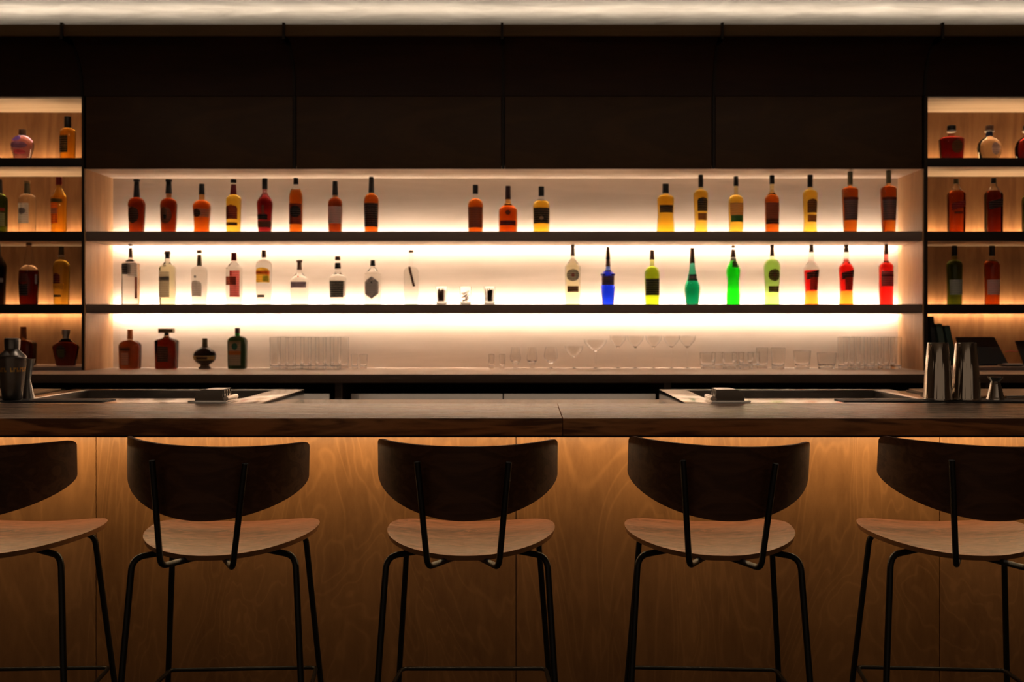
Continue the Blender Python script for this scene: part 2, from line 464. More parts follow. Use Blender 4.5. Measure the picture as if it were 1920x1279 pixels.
# ceiling downlights over the aisle, above the top edge of the photo
down_glow = glow('downlight lens', (1.0, 0.80, 0.62), 230)
dl = None
for k, x in enumerate((-2.4, -1.2, 0.0, 1.2, 2.4)):
    lab = 'recessed round ceiling downlight over the aisle, %s from left' % ['first', 'second', 'third', 'fourth', 'fifth'][k]
    if dl is None:
        dl = thing('ceiling_downlight', lab, 'downlight', (x, 3.65, 2.965), group='ceiling downlights over the aisle')
        bm = B(); lathe(bm, [(-0.0005, 0.062), (-0.004, 0.062), (-0.004, 0.046), (-0.0008, 0.044)], 32, cap0=False, cap1=False); obj('trim_ring', bm, black_metal, dl)
        bm = B(); lathe(bm, [(-0.0025, 0.043), (-0.001, 0.043)], 32); obj('lens', bm, down_glow, dl)
    else: dup(dl, (x, 3.65, 2.965), lab)

# ------------------------------------------------------------------ the bar
ZB = 1.10
YW0, YW1 = 2.60, 3.08          # timber top, front and back edge
xj = P(1055, 0, YW0).x
ZBU = P(0, 817, YW0).z
for a, b_, nm in ((XL + 0.3, xj - 0.0006, 'left'), (xj + 0.0006, XR - 0.3, 'right')):
    bm = B(); box(bm, a, b_, YW0, YW1, ZBU, ZB, 0.0025)
    for f in bm.faces: f.material_index = 0 if f.calc_center_median().z > ZB - 0.0005 else 1
    o = obj('countertop', bm, [bar_wood, bar_edge], None, ((a + b_) / 2, YW0, ZBU), world=True)
    tag(o, 'thick brown oak bar top slab on the %s of the butt joint' % nm, 'countertop', 'oak bar top slabs')
YP = 2.95
t = thing('bar_counter', 'bar front of stained plywood panels glowing amber below the oak top', 'bar', (0, YP, 0))
js = [XL + 0.3, P(180, 0, YP).x, P(967.5, 0, YP).x, P(1762, 0, YP).x, XR - 0.3]
for a, b_ in zip(js, js[1:]):
    bm = B(); box(bm, a + 0.0012, b_ - 0.0012, YP, YP + 0.018, 0.08, ZBU - 0.001, 0.0008); obj('front_panel', bm, front_ply, t, world=True)
bm = B(); box(bm, XL + 0.3, XR - 0.3, YP + 0.018, YP + 0.05, 0.0, ZBU - 0.001); obj('frame', bm, dark_paint, t, world=True)
bm = B(); box(bm, XL + 0.3, XR - 0.3, YW0 + 0.004, YP - 0.001, ZBU - 0.005, ZBU - 0.0005); obj('subtop', bm, dark_paint, t, world=True)
led('led_strip', XL + 0.4, XR - 0.4, 2.84, 2.85, ZBU - 0.011, ZBU - 0.005, led_bar, t)

# steel bartender side
YS = 3.73
ZS0 = 1.062
t = thing('steel_worktop', 'low stainless steel worktop behind the oak bar top between the two ice wells', 'worktop', (0, YS, ZS0))
bm = B(); box(bm, XL + 0.3, XR - 0.3, YW1 + 0.001, YS, ZS0 - 0.03, ZS0, 0.002); obj('top', bm, steel, t, world=True)
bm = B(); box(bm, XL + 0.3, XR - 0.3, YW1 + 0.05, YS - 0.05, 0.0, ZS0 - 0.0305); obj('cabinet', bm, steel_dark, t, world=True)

def well(xa, xb, ia, ib, nm):
    t = thing('ice_well', nm, 'ice well', ((xa + xb) / 2, YW1, ZS0 + 0.0005), group='steel ice wells')
    z0, z1 = ZS0 + 0.0005, ZB
    ya, yb, yi, yj = YW1 + 0.001, YS, 3.285, YS - 0.02
    bm = B()
    def prism(x0, x1, y0, y1): box(bm, x0, x1, y0, y1, z0, z1)
    box(bm, xa, ia, ya, yb, z0, z1, 0.0015); box(bm, ib, xb, ya, yb, z0, z1, 0.0015)
    box(bm, ia, ib, ya, yi, z0, z1, 0.0015); box(bm, ia, ib, yj, yb, z0, z1, 0.0015)
    obj('rim', bm, steel, t, world=True)
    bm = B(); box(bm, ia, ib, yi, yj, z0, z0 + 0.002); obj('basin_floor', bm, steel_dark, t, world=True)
    bm = B(); e = 0.0015  # added liner sheets: the basin's dark reflections put into the steel colour
    box(bm, ia, ib, yj - e, yj - 0.0002, z0 + 0.002, z1 - 0.003); box(bm, ia, ib, yi + 0.0002, yi + e, z0 + 0.002, z1 - 0.003)
    box(bm, ia + 0.0002, ia + e, yi + e, yj - e, z0 + 0.002, z1 - 0.003); box(bm, ib - e, ib - 0.0002, yi + e, yj - e, z0 + 0.002, z1 - 0.003)
    obj('basin_shade_liner', bm, plain('basin steel toned for dark reflections', (0.20, 0.18, 0.16), 0.35, 1.0), t, world=True)
    return t
well(P(140, 0, YS).x, P(570.5, 0, YS).x, P(168, 0, YS).x, P(517, 0, YS).x, 'left sunken stainless ice well behind the bar top')
well(P(1236, 0, YS).x, P(1668, 0, YS).x, P(1284, 0, YS).x, P(1636, 0, YS).x, 'right sunken stainless ice well behind the bar top')

# raised steel ledges beyond the wells carry the ribbed boards
for a, b_, nm in ((XL + 0.35, P(138, 0, YS).x, 'left'), (P(1670, 0, YS).x, XR - 0.35, 'right')):
    bm = B(); box(bm, a, b_, YW1 + 0.001, YS, ZS0 + 0.0005, ZB - 0.006, 0.002)
    o = obj('steel_ledge', bm, steel, None, ((a + b_) / 2, YS, ZS0), world=True)
    tag(o, 'raised steel ledge outside the %s ice well' % nm, 'ledge', 'steel ledges beside the wells')
    # ribbed timber board
    t = thing('ribbed_board', 'ribbed brown wooden draining board outside the %s ice well' % nm, 'board', ((a + b_) / 2, 3.5, ZB - 0.006), group='ribbed draining boards')
    bm = B(); box(bm, a + 0.05, b_ - 0.02, 3.34, YS - 0.02, ZB - 0.0055, ZB, 0.001); obj('base', bm, beam_wood, t, world=True)
    bm = B()
    x = a + 0.06
    while x < b_ - 0.03:
        box(bm, x, x + 0.008, 3.345, YS - 0.025, ZB, ZB + 0.004); x += 0.014
    obj('ribs', bm, wood('tan ribs', (0.30, 0.16, 0.08), (0.48, 0.29, 0.16), 'y', 20, 8), t, world=True)
# black rubber bar mats along the back of the timber
for a, b_, nm in ((XL + 0.4, P(212, 0, 3.2).x, 'left'), (P(1568, 0, 3.2).x, XR - 0.4, 'right')):
    bm = B(); box(bm, a, b_, 3.12, 3.225, ZB + 0.0003, ZB + 0.004, 0.0012)
    o = obj('bar_mat', bm, rubber, None, ((a + b_) / 2, 3.16, ZB), world=True)
    tag(o, 'long black rubber bar mat behind the %s end of the bar top' % nm, 'bar mat', 'black bar mats')

# steel hooded caddies
def caddy(px, mir, lab):
    x0 = P(px, 0, 3.16).x
    t = thing('steel_caddy', lab, 'caddy', (x0, 3.12, ZB + 0.0003), group='steel caddies')
    def pt(x, z): return (x * mir, z)
    prof = [(0.045, 0.006), (0.045, 0.040)]
    for k in range(9):
        a = PI / 2 * k / 8
        prof.append((-0.012 - 0.030 * math.sin(a), 0.010 + 0.030 * math.cos(a)))
    prof.append((-0.042, 0.006))
    bm = B()
    rings = [[(x * mir, y, z) for x, z in prof] for y in (0.0, 0.09)]
    loft(bm, rings, smooth=False)
    obj('hood', bm, plain('dark polished hood', (0.16, 0.14, 0.12), 0.16, 1.0), t)
    bm = B()
    for k in range(3):
        y = 0.012 + k * 0.024
        box(bm, *sorted((0.045 * mir, 0.0475 * mir)), y, y + 0.010, 0.010, 0.037, 0.0008)
    obj('side_guard', bm, chrome, t)
    bm = B(); tube(bm, [(0.058 * mir, -0.01, 0.012), (0.058 * mir, 0.10, 0.012)], 0.008, 12); obj('side_roll', bm, chrome, t)
    bm = B(); box(bm, -0.060 if mir > 0 else -0.062, 0.062 if mir > 0 else 0.060, -0.014, 0.10, 0.0, 0.006, 0.0025); obj('base', bm, steel, t)
caddy(398, 1, 'small hooded steel caddy at the back edge of bar top, left of centre')
caddy(1366, -1, 'small hooded steel caddy at the back edge of bar top, right of centre')

# cocktail shaker, jiggers, tins
def on_steel(px, Y): return Vector((P(px, 0, Y).x, Y, ZB + 0.0043))
S1 = 3.17
t = thing('cocktail_shaker', 'satin grey three-piece cocktail shaker with gold lettered band, far left of bar', 'shaker', on_steel(23, S1))
k = S1 / F
bm = B(); lathe(bm, [(0, 15.5 * k), (2 * k, 17 * k), (35 * k, 21 * k), (76 * k, 24.5 * k), (78 * k, 24.8 * k)], 40); obj('cup', bm, shaker_steel, t)
bm = B(); lathe(bm, [(78.4 * k, 24.8 * k), (81 * k, 24.6 * k), (84 * k, 22 * k), (90 * k, 16 * k), (93 * k, 13 * k), (95 * k, 12.4 * k), (96 * k, 12.2 * k)], 40); obj('strainer', bm, shaker_steel, t)
bm = B(); lathe(bm, [(96.3 * k, 13.4 * k), (113 * k, 13.6 * k), (115 * k, 12.8 * k), (116 * k, 10 * k)], 40); obj('cap', bm, shaker_steel, t)
bm = B()
for i in range(26):     # gold lettered band: short upright strokes and dots
    a = 2 * PI * i / 26
    if i % 7 == 6: continue
    r0 = 22.9 * k
    for (da, zz0, zz1, ww) in ((0, 53, 61, 0.045), (0.10, 53, 56, 0.06) if i % 2 else (0.10, 58, 61, 0.06)):
        p = []
        for s in (-1, 1):
            for z in (zz0, zz1):
                rr = (21 + (z - 35) * 3.5 / 41 + 0.15) * k
                p.append((rr * math.cos(a + da + s * ww), rr * math.sin(a + da + s * ww), z * k))
        bm.faces.new([bm.verts.new(q) for q in (p[0], p[2], p[3], p[1])])
obj('lettered_band', bm, gold, t)

t = thing('jigger', 'tall hourglass steel jigger beside the grey shaker', 'jigger', on_steel(52, 3.235))
k = 3.235 / F
def shell(prof_out, th):
    return prof_out + [(z, max(0.0006, r - th)) for z, r in reversed(prof_out)]
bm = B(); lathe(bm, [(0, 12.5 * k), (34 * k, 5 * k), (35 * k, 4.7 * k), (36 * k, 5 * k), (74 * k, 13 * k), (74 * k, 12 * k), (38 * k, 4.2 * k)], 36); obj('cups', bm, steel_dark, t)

def tin(px, Y, lab, dz):
    k = Y / F
    t = thing('shaker_tin', lab, 'shaker tin', on_steel(px, Y), group='upturned shaker tins')
    H = 107 * k
    pr = [(0.0, 26.2 * k), (0.003, 26.8 * k), (0.008, 26.2 * k), (H * 0.5, 23.2 * k), (H - 0.004, 18.4 * k), (H, 17.6 * k), (H - 0.002, 16.4 * k)]
    bm = B(); lathe(bm, pr, 44); obj('cup', bm, tin_metal, t)
    bm = B(); lathe(bm, [(0.0005, 26.9 * k), (0.0025, 27.3 * k), (0.0045, 26.9 * k)], 44); obj('rolled_rim', bm, chrome, t)
    return t
def make_tin_metal():
    m, nt, b_ = newmat('polished tin with soft streaks')
    L = nt.links.new
    tc = nt.nodes.new('ShaderNodeTexCoord'); mp = nt.nodes.new('ShaderNodeMapping'); mp.inputs['Scale'].default_value = (95, 95, 1.2)
    n = nt.nodes.new('ShaderNodeTexNoise'); n.inputs['Scale'].default_value = 1; n.inputs['Detail'].default_value = 1
    bp = nt.nodes.new('ShaderNodeBump'); bp.inputs['Strength'].default_value = 1.0; bp.inputs['Distance'].default_value = 0.0035
    L(tc.outputs['Object'], mp.inputs['Vector']); L(mp.outputs['Vector'], n.inputs['Vector']); L(n.outputs['Fac'], bp.inputs['Height']); L(bp.outputs['Normal'], b_.inputs['Normal'])
    b_.inputs['Base Color'].default_value = (0.55, 0.49, 0.42, 1); b_.inputs['Metallic'].default_value = 1; b_.inputs['Roughness'].default_value = 0.11
    return m
tin_metal = make_tin_metal()
tin(1758.5, 3.17, 'tall polished steel shaker tin standing upside down, left of the pair', 0)
tin(1811, 3.17, 'tall polished steel shaker tin standing upside down, right of the pair', 0)
t = thing('jigger', 'small ribbed steel jigger right of the two shaker tins', 'jigger', on_steel(1866.5, 3.18))
k = 3.18 / F
bm = B()
pr = [(0, 16 * k)]
for i in range(1, 13):
    z = i * 2.6; pr.append((z * k, (16 - 8.2 * z / 34 + (0.6 if i % 2 else -0.3)) * k))
pr += [(34 * k, 7.6 * k), (42.5 * k, 14 * k), (42.5 * k, 13 * k), (36 * k, 6.8 * k)]
lathe(bm, pr, 40); obj('cups', bm, chrome, t)
# a twisted bar spoon lying on the mat at the far right
bm = B()
p0, p1 = Vector((P(1888, 0, 3.24).x, 3.24, ZB + 0.0085)), Vector((P(1990, 0, 3.30).x, 3.30, ZB + 0.0085))
tube(bm, [p0.lerp(p1, i / 24) for i in range(25)], 0.0032, 8)
for i, v in enumerate(bm.verts): v.co.y += 0.0008 * math.sin((i // 8) * 2.0)
o = obj('bar_spoon', bm, steel_dark, None, (p0.x, p0.y, p0.z), world=True)
tag(o, 'dark twisted bar spoon lying right of the small ribbed jigger', 'spoon')

# ------------------------------------------------------------------ stools
def make_stool():
    """origin on the floor under the middle of the legs; the back is towards -y"""
    t = thing('bar_stool', 'stool', 'bar stool', (0, 0, 0), 0, 'bar stools along the bar')
    Y0 = 2.55
    # seat: thin dished shell, D shaped
    def out(a):
        c, s = math.cos(a), math.sin(a)
        n = 2.5 if s > 0 else 2.05
        kx = (abs(c) ** n + abs(s) ** n) ** (-1 / n)
        return 0.220 * c * kx, (0.145 if s > 0 else 0.270) * s * kx
    def zs(x, y):      # dish: sides and rear a little raised, front edge falls
        return 0.012 * (x / 0.22) ** 2 + 0.010 * y / 0.145 * (1 if y > 0 else 0) - 0.004 * (1 - (x / 0.22) ** 2) - (0.010 * (y / 0.145) ** 4 if y > 0 else 0)
    cy = 2.635 - Y0
    NA, NR = 64, 10
    bm = B()
    def sheet(dz, shrink):
        rr = []
        c0 = bm.verts.new((0, cy, 0.800 + zs(0, 0) + dz))
        for j in range(1, NR + 1):
            f = j / NR * shrink
            row = []
            for i in range(NA):
                x, y = out(2 * PI * i / NA)
                row.append(bm.verts.new((x * f, cy + y * f, 0.800 + zs(x * f, y * f) + dz)))
            rr.append(row)
        return c0, rr
    ct, top = sheet(0, 1.0)
    cb, bot = sheet(-0.013, 0.985)
    for c0, rr, flip, mi in ((ct, top, False, 0), (cb, bot, True, 1)):
        for i in range(NA):
            j = (i + 1) % NA
            f = bm.faces.new((c0, rr[0][i], rr[0][j])); f.smooth = True; f.material_index = mi
            for a, b_ in zip(rr, rr[1:]):
                f = bm.faces.new((a[i], b_[i], b_[j], a[j])); f.smooth = True; f.material_index = mi
    for i in range(NA):
        j = (i + 1) % NA
        f = bm.faces.new((top[-1][i], bot[-1][i], bot[-1][j], top[-1][j])); f.material_index = 1
    obj('seat', bm, [seat_wood, seat_edge], t)
    # backrest
    bm = B()
    NU, NV, TH = 48, 12, 0.010
    yb = 2.29 - Y0
    def bp(u, v, side):
        au = abs(u)
        x = 0.222 * u
        yy = yb + 0.150 * au ** 2.2 + 0.022 * au ** 12
        slope = (0.33 * au ** 1.2 + 0.264 * au ** 11) / 0.222 * (1 if u > 0 else -1)
        nx, ny = -slope, 1.0
        l = math.hypot(nx, ny); nx /= l; ny /= l
        ztop = 1.0655 - 0.014 * (1 - math.sqrt(max(0, 1 - max(0, (au - 0.955) / 0.045) ** 2)))
        zbot = 1.0655 - (0.175 - 0.088 * (1 - math.sqrt(max(0, 1 - au ** 2))) ** 0.9)
        z = ztop * (1 - v) + zbot * v
        yy -= (z - 0.98) * 0.10
        o = TH * side
        return (x + nx * o, yy + ny * o, z)
    g = [[[bm.verts.new(bp(math.sin(PI * (i / NU - 0.5)), j / NV, s)) for j in range(NV + 1)] for i in range(NU + 1)] for s in (0, 1)]
    for s in (0, 1):
        for i in range(NU):
            for j in range(NV):
                f = bm.faces.new((g[s][i][j], g[s][i + 1][j], g[s][i + 1][j + 1], g[s][i][j + 1])); f.smooth = True
    for i in range(NU):
        bm.faces.new((g[0][i][0], g[0][i + 1][0], g[1][i + 1][0], g[1][i][0]))
        bm.faces.new((g[0][i][NV], g[0][i + 1][NV], g[1][i + 1][NV], g[1][i][NV]))
    for j in range(NV):
        bm.faces.new((g[0][0][j], g[0][0][j + 1], g[1][0][j + 1], g[1][0][j]))
        bm.faces.new((g[0][NU][j], g[0][NU][j + 1], g[1][NU][j + 1], g[1][NU][j]))
    br = obj('backrest', bm, back_wood, t)
    r = 0.0072
    for s in (-1, 1):
        bm = B()
        tube(bm, fillet([(s * 0.105, yb - 0.012, 1.031), (s * 0.082, yb + 0.008, 0.785), (s * 0.022, yb + 0.155, 0.777)], 0.022, 7), r, 12)
        obj('back_post', bm, black_metal, t)
        bm = B()   # rear leg, bent over under the seat
        tube(bm, fillet([(s * 0.03, 2.56 - Y0, 0.780), (s * 0.196, 2.43 - Y0, 0.779), (s * 0.243, 2.36 - Y0, 0.0)], 0.032, 8), 0.0078, 12)
        obj('leg', bm, black_metal, t)
        bm = B()   # front leg
        tube(bm, fillet([(s * 0.03, 2.60 - Y0, 0.781), (s * 0.176, 2.69 - Y0, 0.781), (s * 0.235, 2.80 - Y0, 0.0)], 0.032, 8), 0.0078, 12)
        obj('leg', bm, black_metal, t)
    bm = B()
    z = 0.398
    f = 1 - z / 0.78
    xr_, yr_ = 0.196 + 0.047 * f, (2.43 - 0.07 * f) - Y0
    xf_, yf_ = 0.176 + 0.059 * f, (2.69 + 0.11 * f) - Y0
    cor = [(-xf_ + 0.007, yf_ - 0.005), (xf_ - 0.007, yf_ - 0.005), (xr_ + 0.001, yr_ + 0.006), (-xr_ - 0.001, yr_ + 0.006)]
    pts = []
    for i in range(4):
        p, a, b_ = Vector(cor[i]), Vector(cor[i - 1]), Vector(cor[(i + 1) % 4])
        s_, e_ = p + (a - p).normalized() * 0.016, p + (b_ - p).normalized() * 0.016
        for q in range(5):
            tt = q / 4; v = s_ * (1 - tt) ** 2 + p * 2 * tt * (1 - tt) + e_ * tt * tt
            pts.append((v.x, v.y, z))
    tube(bm, pts, 0.0056, 10, closed=True)
    obj('footrest', bm, black_metal, t)
    return t

stool = make_stool()
st = [(-1.345, 2.5, 'leftmost dark oak bar stool, cut off by the left edge of the photo', 1.2),
      (-0.772, 3.0, 'second bar stool from the left, its brown seat turned slightly left', 2.3),
      (-0.149, 0.0, 'middle bar stool of the five, square on to the bar front', 0.2),
      (0.472, -3.0, 'fourth bar stool from the left, right of the middle one, marked oak seat', 1.5),
      (1.094, -4.0, 'rightmost bar stool, partly cut off by the right photo edge', 1.5)]
for i, (x, ang, lab, roll) in enumerate(st):
    o = stool if i == 0 else dup(stool, (x, 2.55, 0), lab)
    o.location = (x, 2.55, 0); o['label'] = lab; o.rotation_euler = (0, 0, math.radians(ang))
    for ch in o.children:     # backs bolted on a touch askew, as in the photo
        if ch.name.startswith('backrest') or ch.name.startswith('back_post'):
            a = math.radians(roll)
            ch.rotation_euler = (0, a, 0)
            ch.location = (-0.93 * math.sin(a), 0, 0.93 * (1 - math.cos(a)))

# ------------------------------------------------------------------ bottles
YBOT = 5.40
SC = F / YBOT                       # photo pixels per metre on the shelves
COL = {   # share of light left after 8 cm of the liquid
    'amber': (0.42, 0.062, 0.002), 'gold': (0.88, 0.48, 0.03), 'ambred': (0.15, 0.013, 0.001), 'deepred': (0.13, 0.004, 0.004),
    'brownred': (0.3, 0.03, 0.005), 'clear': (0.95, 0.94, 0.90), 'pale': (0.90, 0.86, 0.55), 'blue': (0.002, 0.012, 0.62),
    'olive': (0.26, 0.40, 0.006), 'teal': (0.0012, 0.17, 0.06), 'green': (0.003, 0.80, 0.003), 'ltgreen': (0.38, 0.75, 0.13),
    'red': (0.85, 0.006, 0.004), 'orange': (0.95, 0.19, 0.01), 'darkgreen': (0.05, 0.12, 0.008), 'black': (0.012, 0.006, 0.004),
    'brown': (0.19, 0.036, 0.006), 'yellow': (0.78, 0.60, 0.08), 'smoke': (0.55, 0.53, 0.45), 'violettint': (0.62, 0.40, 0.62), 'greenblack': (0.006, 0.018, 0.004),
}
CAPC = {'black': (0.012, 0.010, 0.010), 'brown': (0.16, 0.085, 0.055), 'tan': (0.32, 0.20, 0.09), 'red': (0.22, 0.008, 0.010),  # brown and grey lightened: veiling glare put into these cap colours
        'olive': (0.12, 0.09, 0.04), 'white': (0.7, 0.66, 0.6), 'orange': (0.35, 0.10, 0.02), 'dkred': (0.05, 0.008, 0.008),
        'grey': (0.17, 0.13, 0.12), 'navy': (0.01, 0.015, 0.06), 'silver': (0.6, 0.55, 0.5), 'gold': (0.5, 0.28, 0.06), 'green': (0.02, 0.30, 0.03)}
LABC = {'black': (0.015, 0.013, 0.014), 'darkbrown': (0.055, 0.024, 0.012), 'tanbrown': (0.24, 0.12, 0.06), 'tan': (0.45, 0.31, 0.20),
        'grey': (0.42, 0.37, 0.33), 'white': (0.72, 0.67, 0.62), 'plum': (0.10, 0.012, 0.02), 'green': (0.02, 0.12, 0.06),
        'redbrown': (0.20, 0.05, 0.025), 'yellow': (0.75, 0.42, 0.04), 'orange': (0.60, 0.16, 0.02), 'lime': (0.42, 0.5, 0.10),
        'pink': (0.60, 0.13, 0.11), 'purple': (0.16, 0.11, 0.14), 'slate': (0.14, 0.12, 0.12), 'olive': (0.14, 0.11, 0.03),
        'red': (0.5, 0.03, 0.02), 'gold': (0.55, 0.38, 0.13), 'navy': (0.03, 0.03, 0.10), 'violet': (0.18, 0.14, 0.5), 'mauve':(0.30,0.2,0.2)}
INK = {'white': (0.32, 0.3, 0.28), 'grey': (0.14, 0.12, 0.11), 'black': (0.30, 0.26, 0.22), 'darkbrown': (0.3, 0.2, 0.12), 'plum': (0.35, 0.2, 0.12), 'slate': (0.4, 0.36, 0.33), 'navy': (0.5, 0.45, 0.4)}

def capmat(c): return plain('bottle cap ' + c, CAPC[c], 0.4, 0.6 if c in ('silver', 'gold') else 0.0)
def labmat(c): return paper('printed label ' + c, LABC[c], INK.get(c, (0.03, 0.02, 0.02)))
def liqmat(c):
    name = 'liquid ' + c
    if name in MATS: return MATS[name]
    m = glass(name, (0.985, 0.985, 0.985), 1.22 if c in ('clear', 'pale') else 1.36)
    va = m.node_tree.nodes.new('ShaderNodeVolumeAbsorption')
    sig = [-math.log(v) / 0.08 for v in COL[c]]
    d = max(sig)
    va.inputs['Color'].default_value = (*[1 - v / d for v in sig], 1)
    va.inputs['Density'].default_value = d
    m.node_tree.links.new(va.outputs[0], m.node_tree.nodes['Material Output'].inputs['Volume'])
    return m

def shoulder(y0, r0, y1, r1, kind='round', n=6):
    """points from the neck foot (y0, r0) out to the shoulder (y1, r1), photo y growing downwards"""
    out = []
    for i in range(n + 1):
        t = i / n
        if kind == 'round': rr, yy = math.sin(t * PI / 2), 1 - math.cos(t * PI / 2)
        elif kind == 'slope':
            rr = t; yy = t
        else:  # s-curve
            rr = (1 - math.cos(t * PI)) / 2; yy = t
        out.append((y0 + (y1 - y0) * yy, r0 + (r1 - r0) * rr))
    return out

def P_body(neck_top, neck_r, neck_y, sh_y, hw, base_r, base_y, kind='round', extra=None):
    """outline of the glass from its mouth down, in photo pixels"""
    pr = [(neck_top, neck_r)] + shoulder(neck_y, neck_r, sh_y, hw, kind)
    if extra: pr += extra
    pr += [(base_y - 3, base_r), (base_y - 0.8, base_r * 0.985), (base_y, base_r * 0.90)]
    return pr

def rad_at(pr, z):
    for (z0, r0), (z1, r1) in zip(pr, pr[1:]):
        if z0 <= z <= z1: return r0 + (r1 - r0) * (z - z0) / max(1e-9, z1 - z0)
    return pr[-1][1] if z > pr[-1][0] else pr[0][1]

def bottle(px, base_y, prof, color, caps, labels, label, name='bottle', group='bottles', level=None, upper='clear', sq=2.0, flat=1.0,
           Y=YBOT, zbase=None, rot=0.0, cat='bottle', foot=None):
    """prof, caps, labels in photo pixels; base_y is the (possibly hidden) foot of the bottle"""
    s = Y / F
    if Y in (5.29, 5.34):
        nb = 605 - (zbase - EYE) * F / Y
        prof = [(min(y, nb) if y < base_y - 4 else y + nb - base_y, r) for y, r in prof]; base_y = nb
    t = thing(name, label, cat, (P(px, 0, Y).x, Y, zbase + 0.0004), rot, group)
    pr = sorted([((base_y - y) * s, r * s) for y, r in prof])
    q = []
    for z, r in pr:     # drop doubles
        if not q or z > q[-1][0] + 1e-5: q.append((z, r))
    pr = q
    N = 32
    if level is None:
        bm = B(); lathe(bm, pr, N, sq, flat); obj('glass', bm, liqmat(color), t)
    else:
        zl = (base_y - level) * s
        lo = [p for p in pr if p[0] < zl - 1e-4] + [(zl - 0.0001, rad_at(pr, zl))]
        hi = [(zl + 0.0001, rad_at(pr, zl))] + [p for p in pr if p[0] > zl + 1e-4]
        if foot:
            zf_ = (base_y - foot) * s
            fo = [p for p in lo if p[0] < zf_ - 1e-4] + [(zf_ - 0.0001, rad_at(pr, zf_))]
            lo = [(zf_ + 0.0001, rad_at(pr, zf_))] + [p for p in lo if p[0] > zf_ + 1e-4]
            bm = B(); lathe(bm, fo, N, sq, flat); obj('foot', bm, liqmat('orange'), t)
        bm = B(); lathe(bm, lo, N, sq, flat); obj('liquid', bm, liqmat(color), t)
        bm = B(); lathe(bm, hi, N, sq, flat); obj('glass', bm, liqmat(upper), t)
    for cp in caps:
        y0, y1, r0, r1, cc = cp[:5]
        kn = cp[5] if len(cp) > 5 else 'cap'
        z0, z1 = (base_y - y1) * s, (base_y - y0) * s
        bm = B()
        if kn == 'stopper_bar':
            box(bm, -r0 * s, r0 * s, -r0 * s * 0.5, r0 * s * 0.5, z0, z1, 0.002)
        else:
            e = min(0.0015, (z1 - z0) * 0.2)
            lathe(bm, [(z0, r1 * s * 0.97), (z0 + e, r1 * s), (z1 - e, r0 * s), (z1, r0 * s * 0.88)], 24)
        obj(kn, bm, capmat(cc), t)
    for lb in labels:
        y0, y1, frac, shape, cc = lb[:5]
        yaw = lb[5] if len(lb) > 5 else 0.0
        slant = lb[6] if len(lb) > 6 else 0.0
        lift = 0.0007 + 0.0004 * labels.index(lb)
        z0, z1 = (base_y - y1) * s, (base_y - y0) * s
        bm = B(); NZ, NA = 12, 16
        grid = []
        # angular half span so that the label covers `frac` of the half width
        for i in range(NZ + 1):
            tt = -1 + 2 * i / NZ
            z = z0 + (z1 - z0) * i / NZ
            if shape == 'oval': f = math.sqrt(max(0.0, 1 - tt * tt))
            elif shape == 'hex': f = min(1.0, (1 - abs(tt)) * 2.2 + 0.02)
            elif shape == 'arch': f = 1.0 if tt < 0.4 else math.sqrt(max(0.0, 1 - ((tt - 0.4) / 0.6) ** 2))
            else: f = 1.0
            ha = math.asin(min(0.98, frac)) if sq == 2.0 else frac * 1.0
            row = []
            for j in range(NA + 1):
                u_ = -1 + 2 * j / NA
                zz = z + slant * u_ * s
                if sq == 2.0:
                    a = -PI / 2 + yaw + ha * f * u_
                    r = rad_at(pr, zz) + lift
                    row.append(bm.verts.new((r * math.cos(a), r * flat * math.sin(a), zz)))
                else:
                    r = rad_at(pr, zz)
                    x = (frac * f * u_ + yaw) * r
                    k_ = max(0.0, 1 - abs(x / r) ** sq) ** (1 / sq)
                    row.append(bm.verts.new((x, -(r * flat * k_ + lift), zz)))
            grid.append(row)
        for i in range(NZ):
            for j in range(NA):
                f = bm.faces.new((grid[i][j], grid[i][j + 1], grid[i + 1][j + 1], grid[i + 1][j])); f.smooth = True
        bmesh.ops.remove_doubles(bm, verts=bm.verts, dist=1e-6)
        obj('label', bm, labmat(cc), t)
    return t

def std(px, top, base, hw, br, cap_y, neck_r, neck_y, sh_y, color, caps, labels, label, kind='round', **kw):
    extra = kw.pop('extra', None)
    prof = P_body(cap_y - 2.5, neck_r, neck_y, sh_y, hw, br, base, kind, extra)
    return bottle(px, base, prof, color, caps, labels, label, **kw)

# ---- upper shelf of the middle recess
b = 605 - (zB1 - EYE) * SC
G1 = 'spirit bottles on the upper middle shelf'
kw = dict(zbase=zB1, group=G1)
std(256.3, 337, b, 15.6, 13.6, 371, 4.8, 371, 385, 'ambred', [(337, 341, 6, 6, 'black'), (341, 371, 4.6, 6, 'black', 'neck_seal')], [(389, 420, 0.72, 'oval', 'darkbrown', -0.2)],
    'leftmost upper shelf bottle, amber whiskey with a dark oval label', **kw)
std(316.3, 337, b, 15.6, 13.6, 366, 4.8, 372, 386, 'ambred', [(337, 341, 6, 6, 'black'), (341, 363, 4.6, 6, 'black', 'neck_seal')], [(389, 421, 0.74, 'oval', 'tanbrown', -0.15), (403, 412, 0.2, 'oval', 'black', -0.15)],
    'amber whiskey bottle with a tan oval label, second from left on upper shelf', **kw)
std(378.3, 345, b, 16.4, 14.5, 367, 5.2, 376, 389, 'amber', [(345, 365, 5, 5.4, 'black')], [(393, 408, 0.9, 'rect', 'tan', 0.2), (393, 409, 0.5, 'oval', 'darkbrown', -0.35)],
    'short amber bottle with black cap and tan band label, third on upper shelf', extra=[(425, 13.8)], **kw)
std(437.8, 337, b, 14, 13, 362, 4.6, 366, 376, 'gold', [(337, 343, 5.4, 5.4, 'black'), (346, 365, 4.6, 6, 'red', 'neck_seal')], [(385, 412, 0.78, 'arch', 'plum', -0.1), (418, 424, 0.78, 'rect', 'darkbrown', -0.1)],
    'golden bottle with a red neck and plum label on upper shelf', **kw)
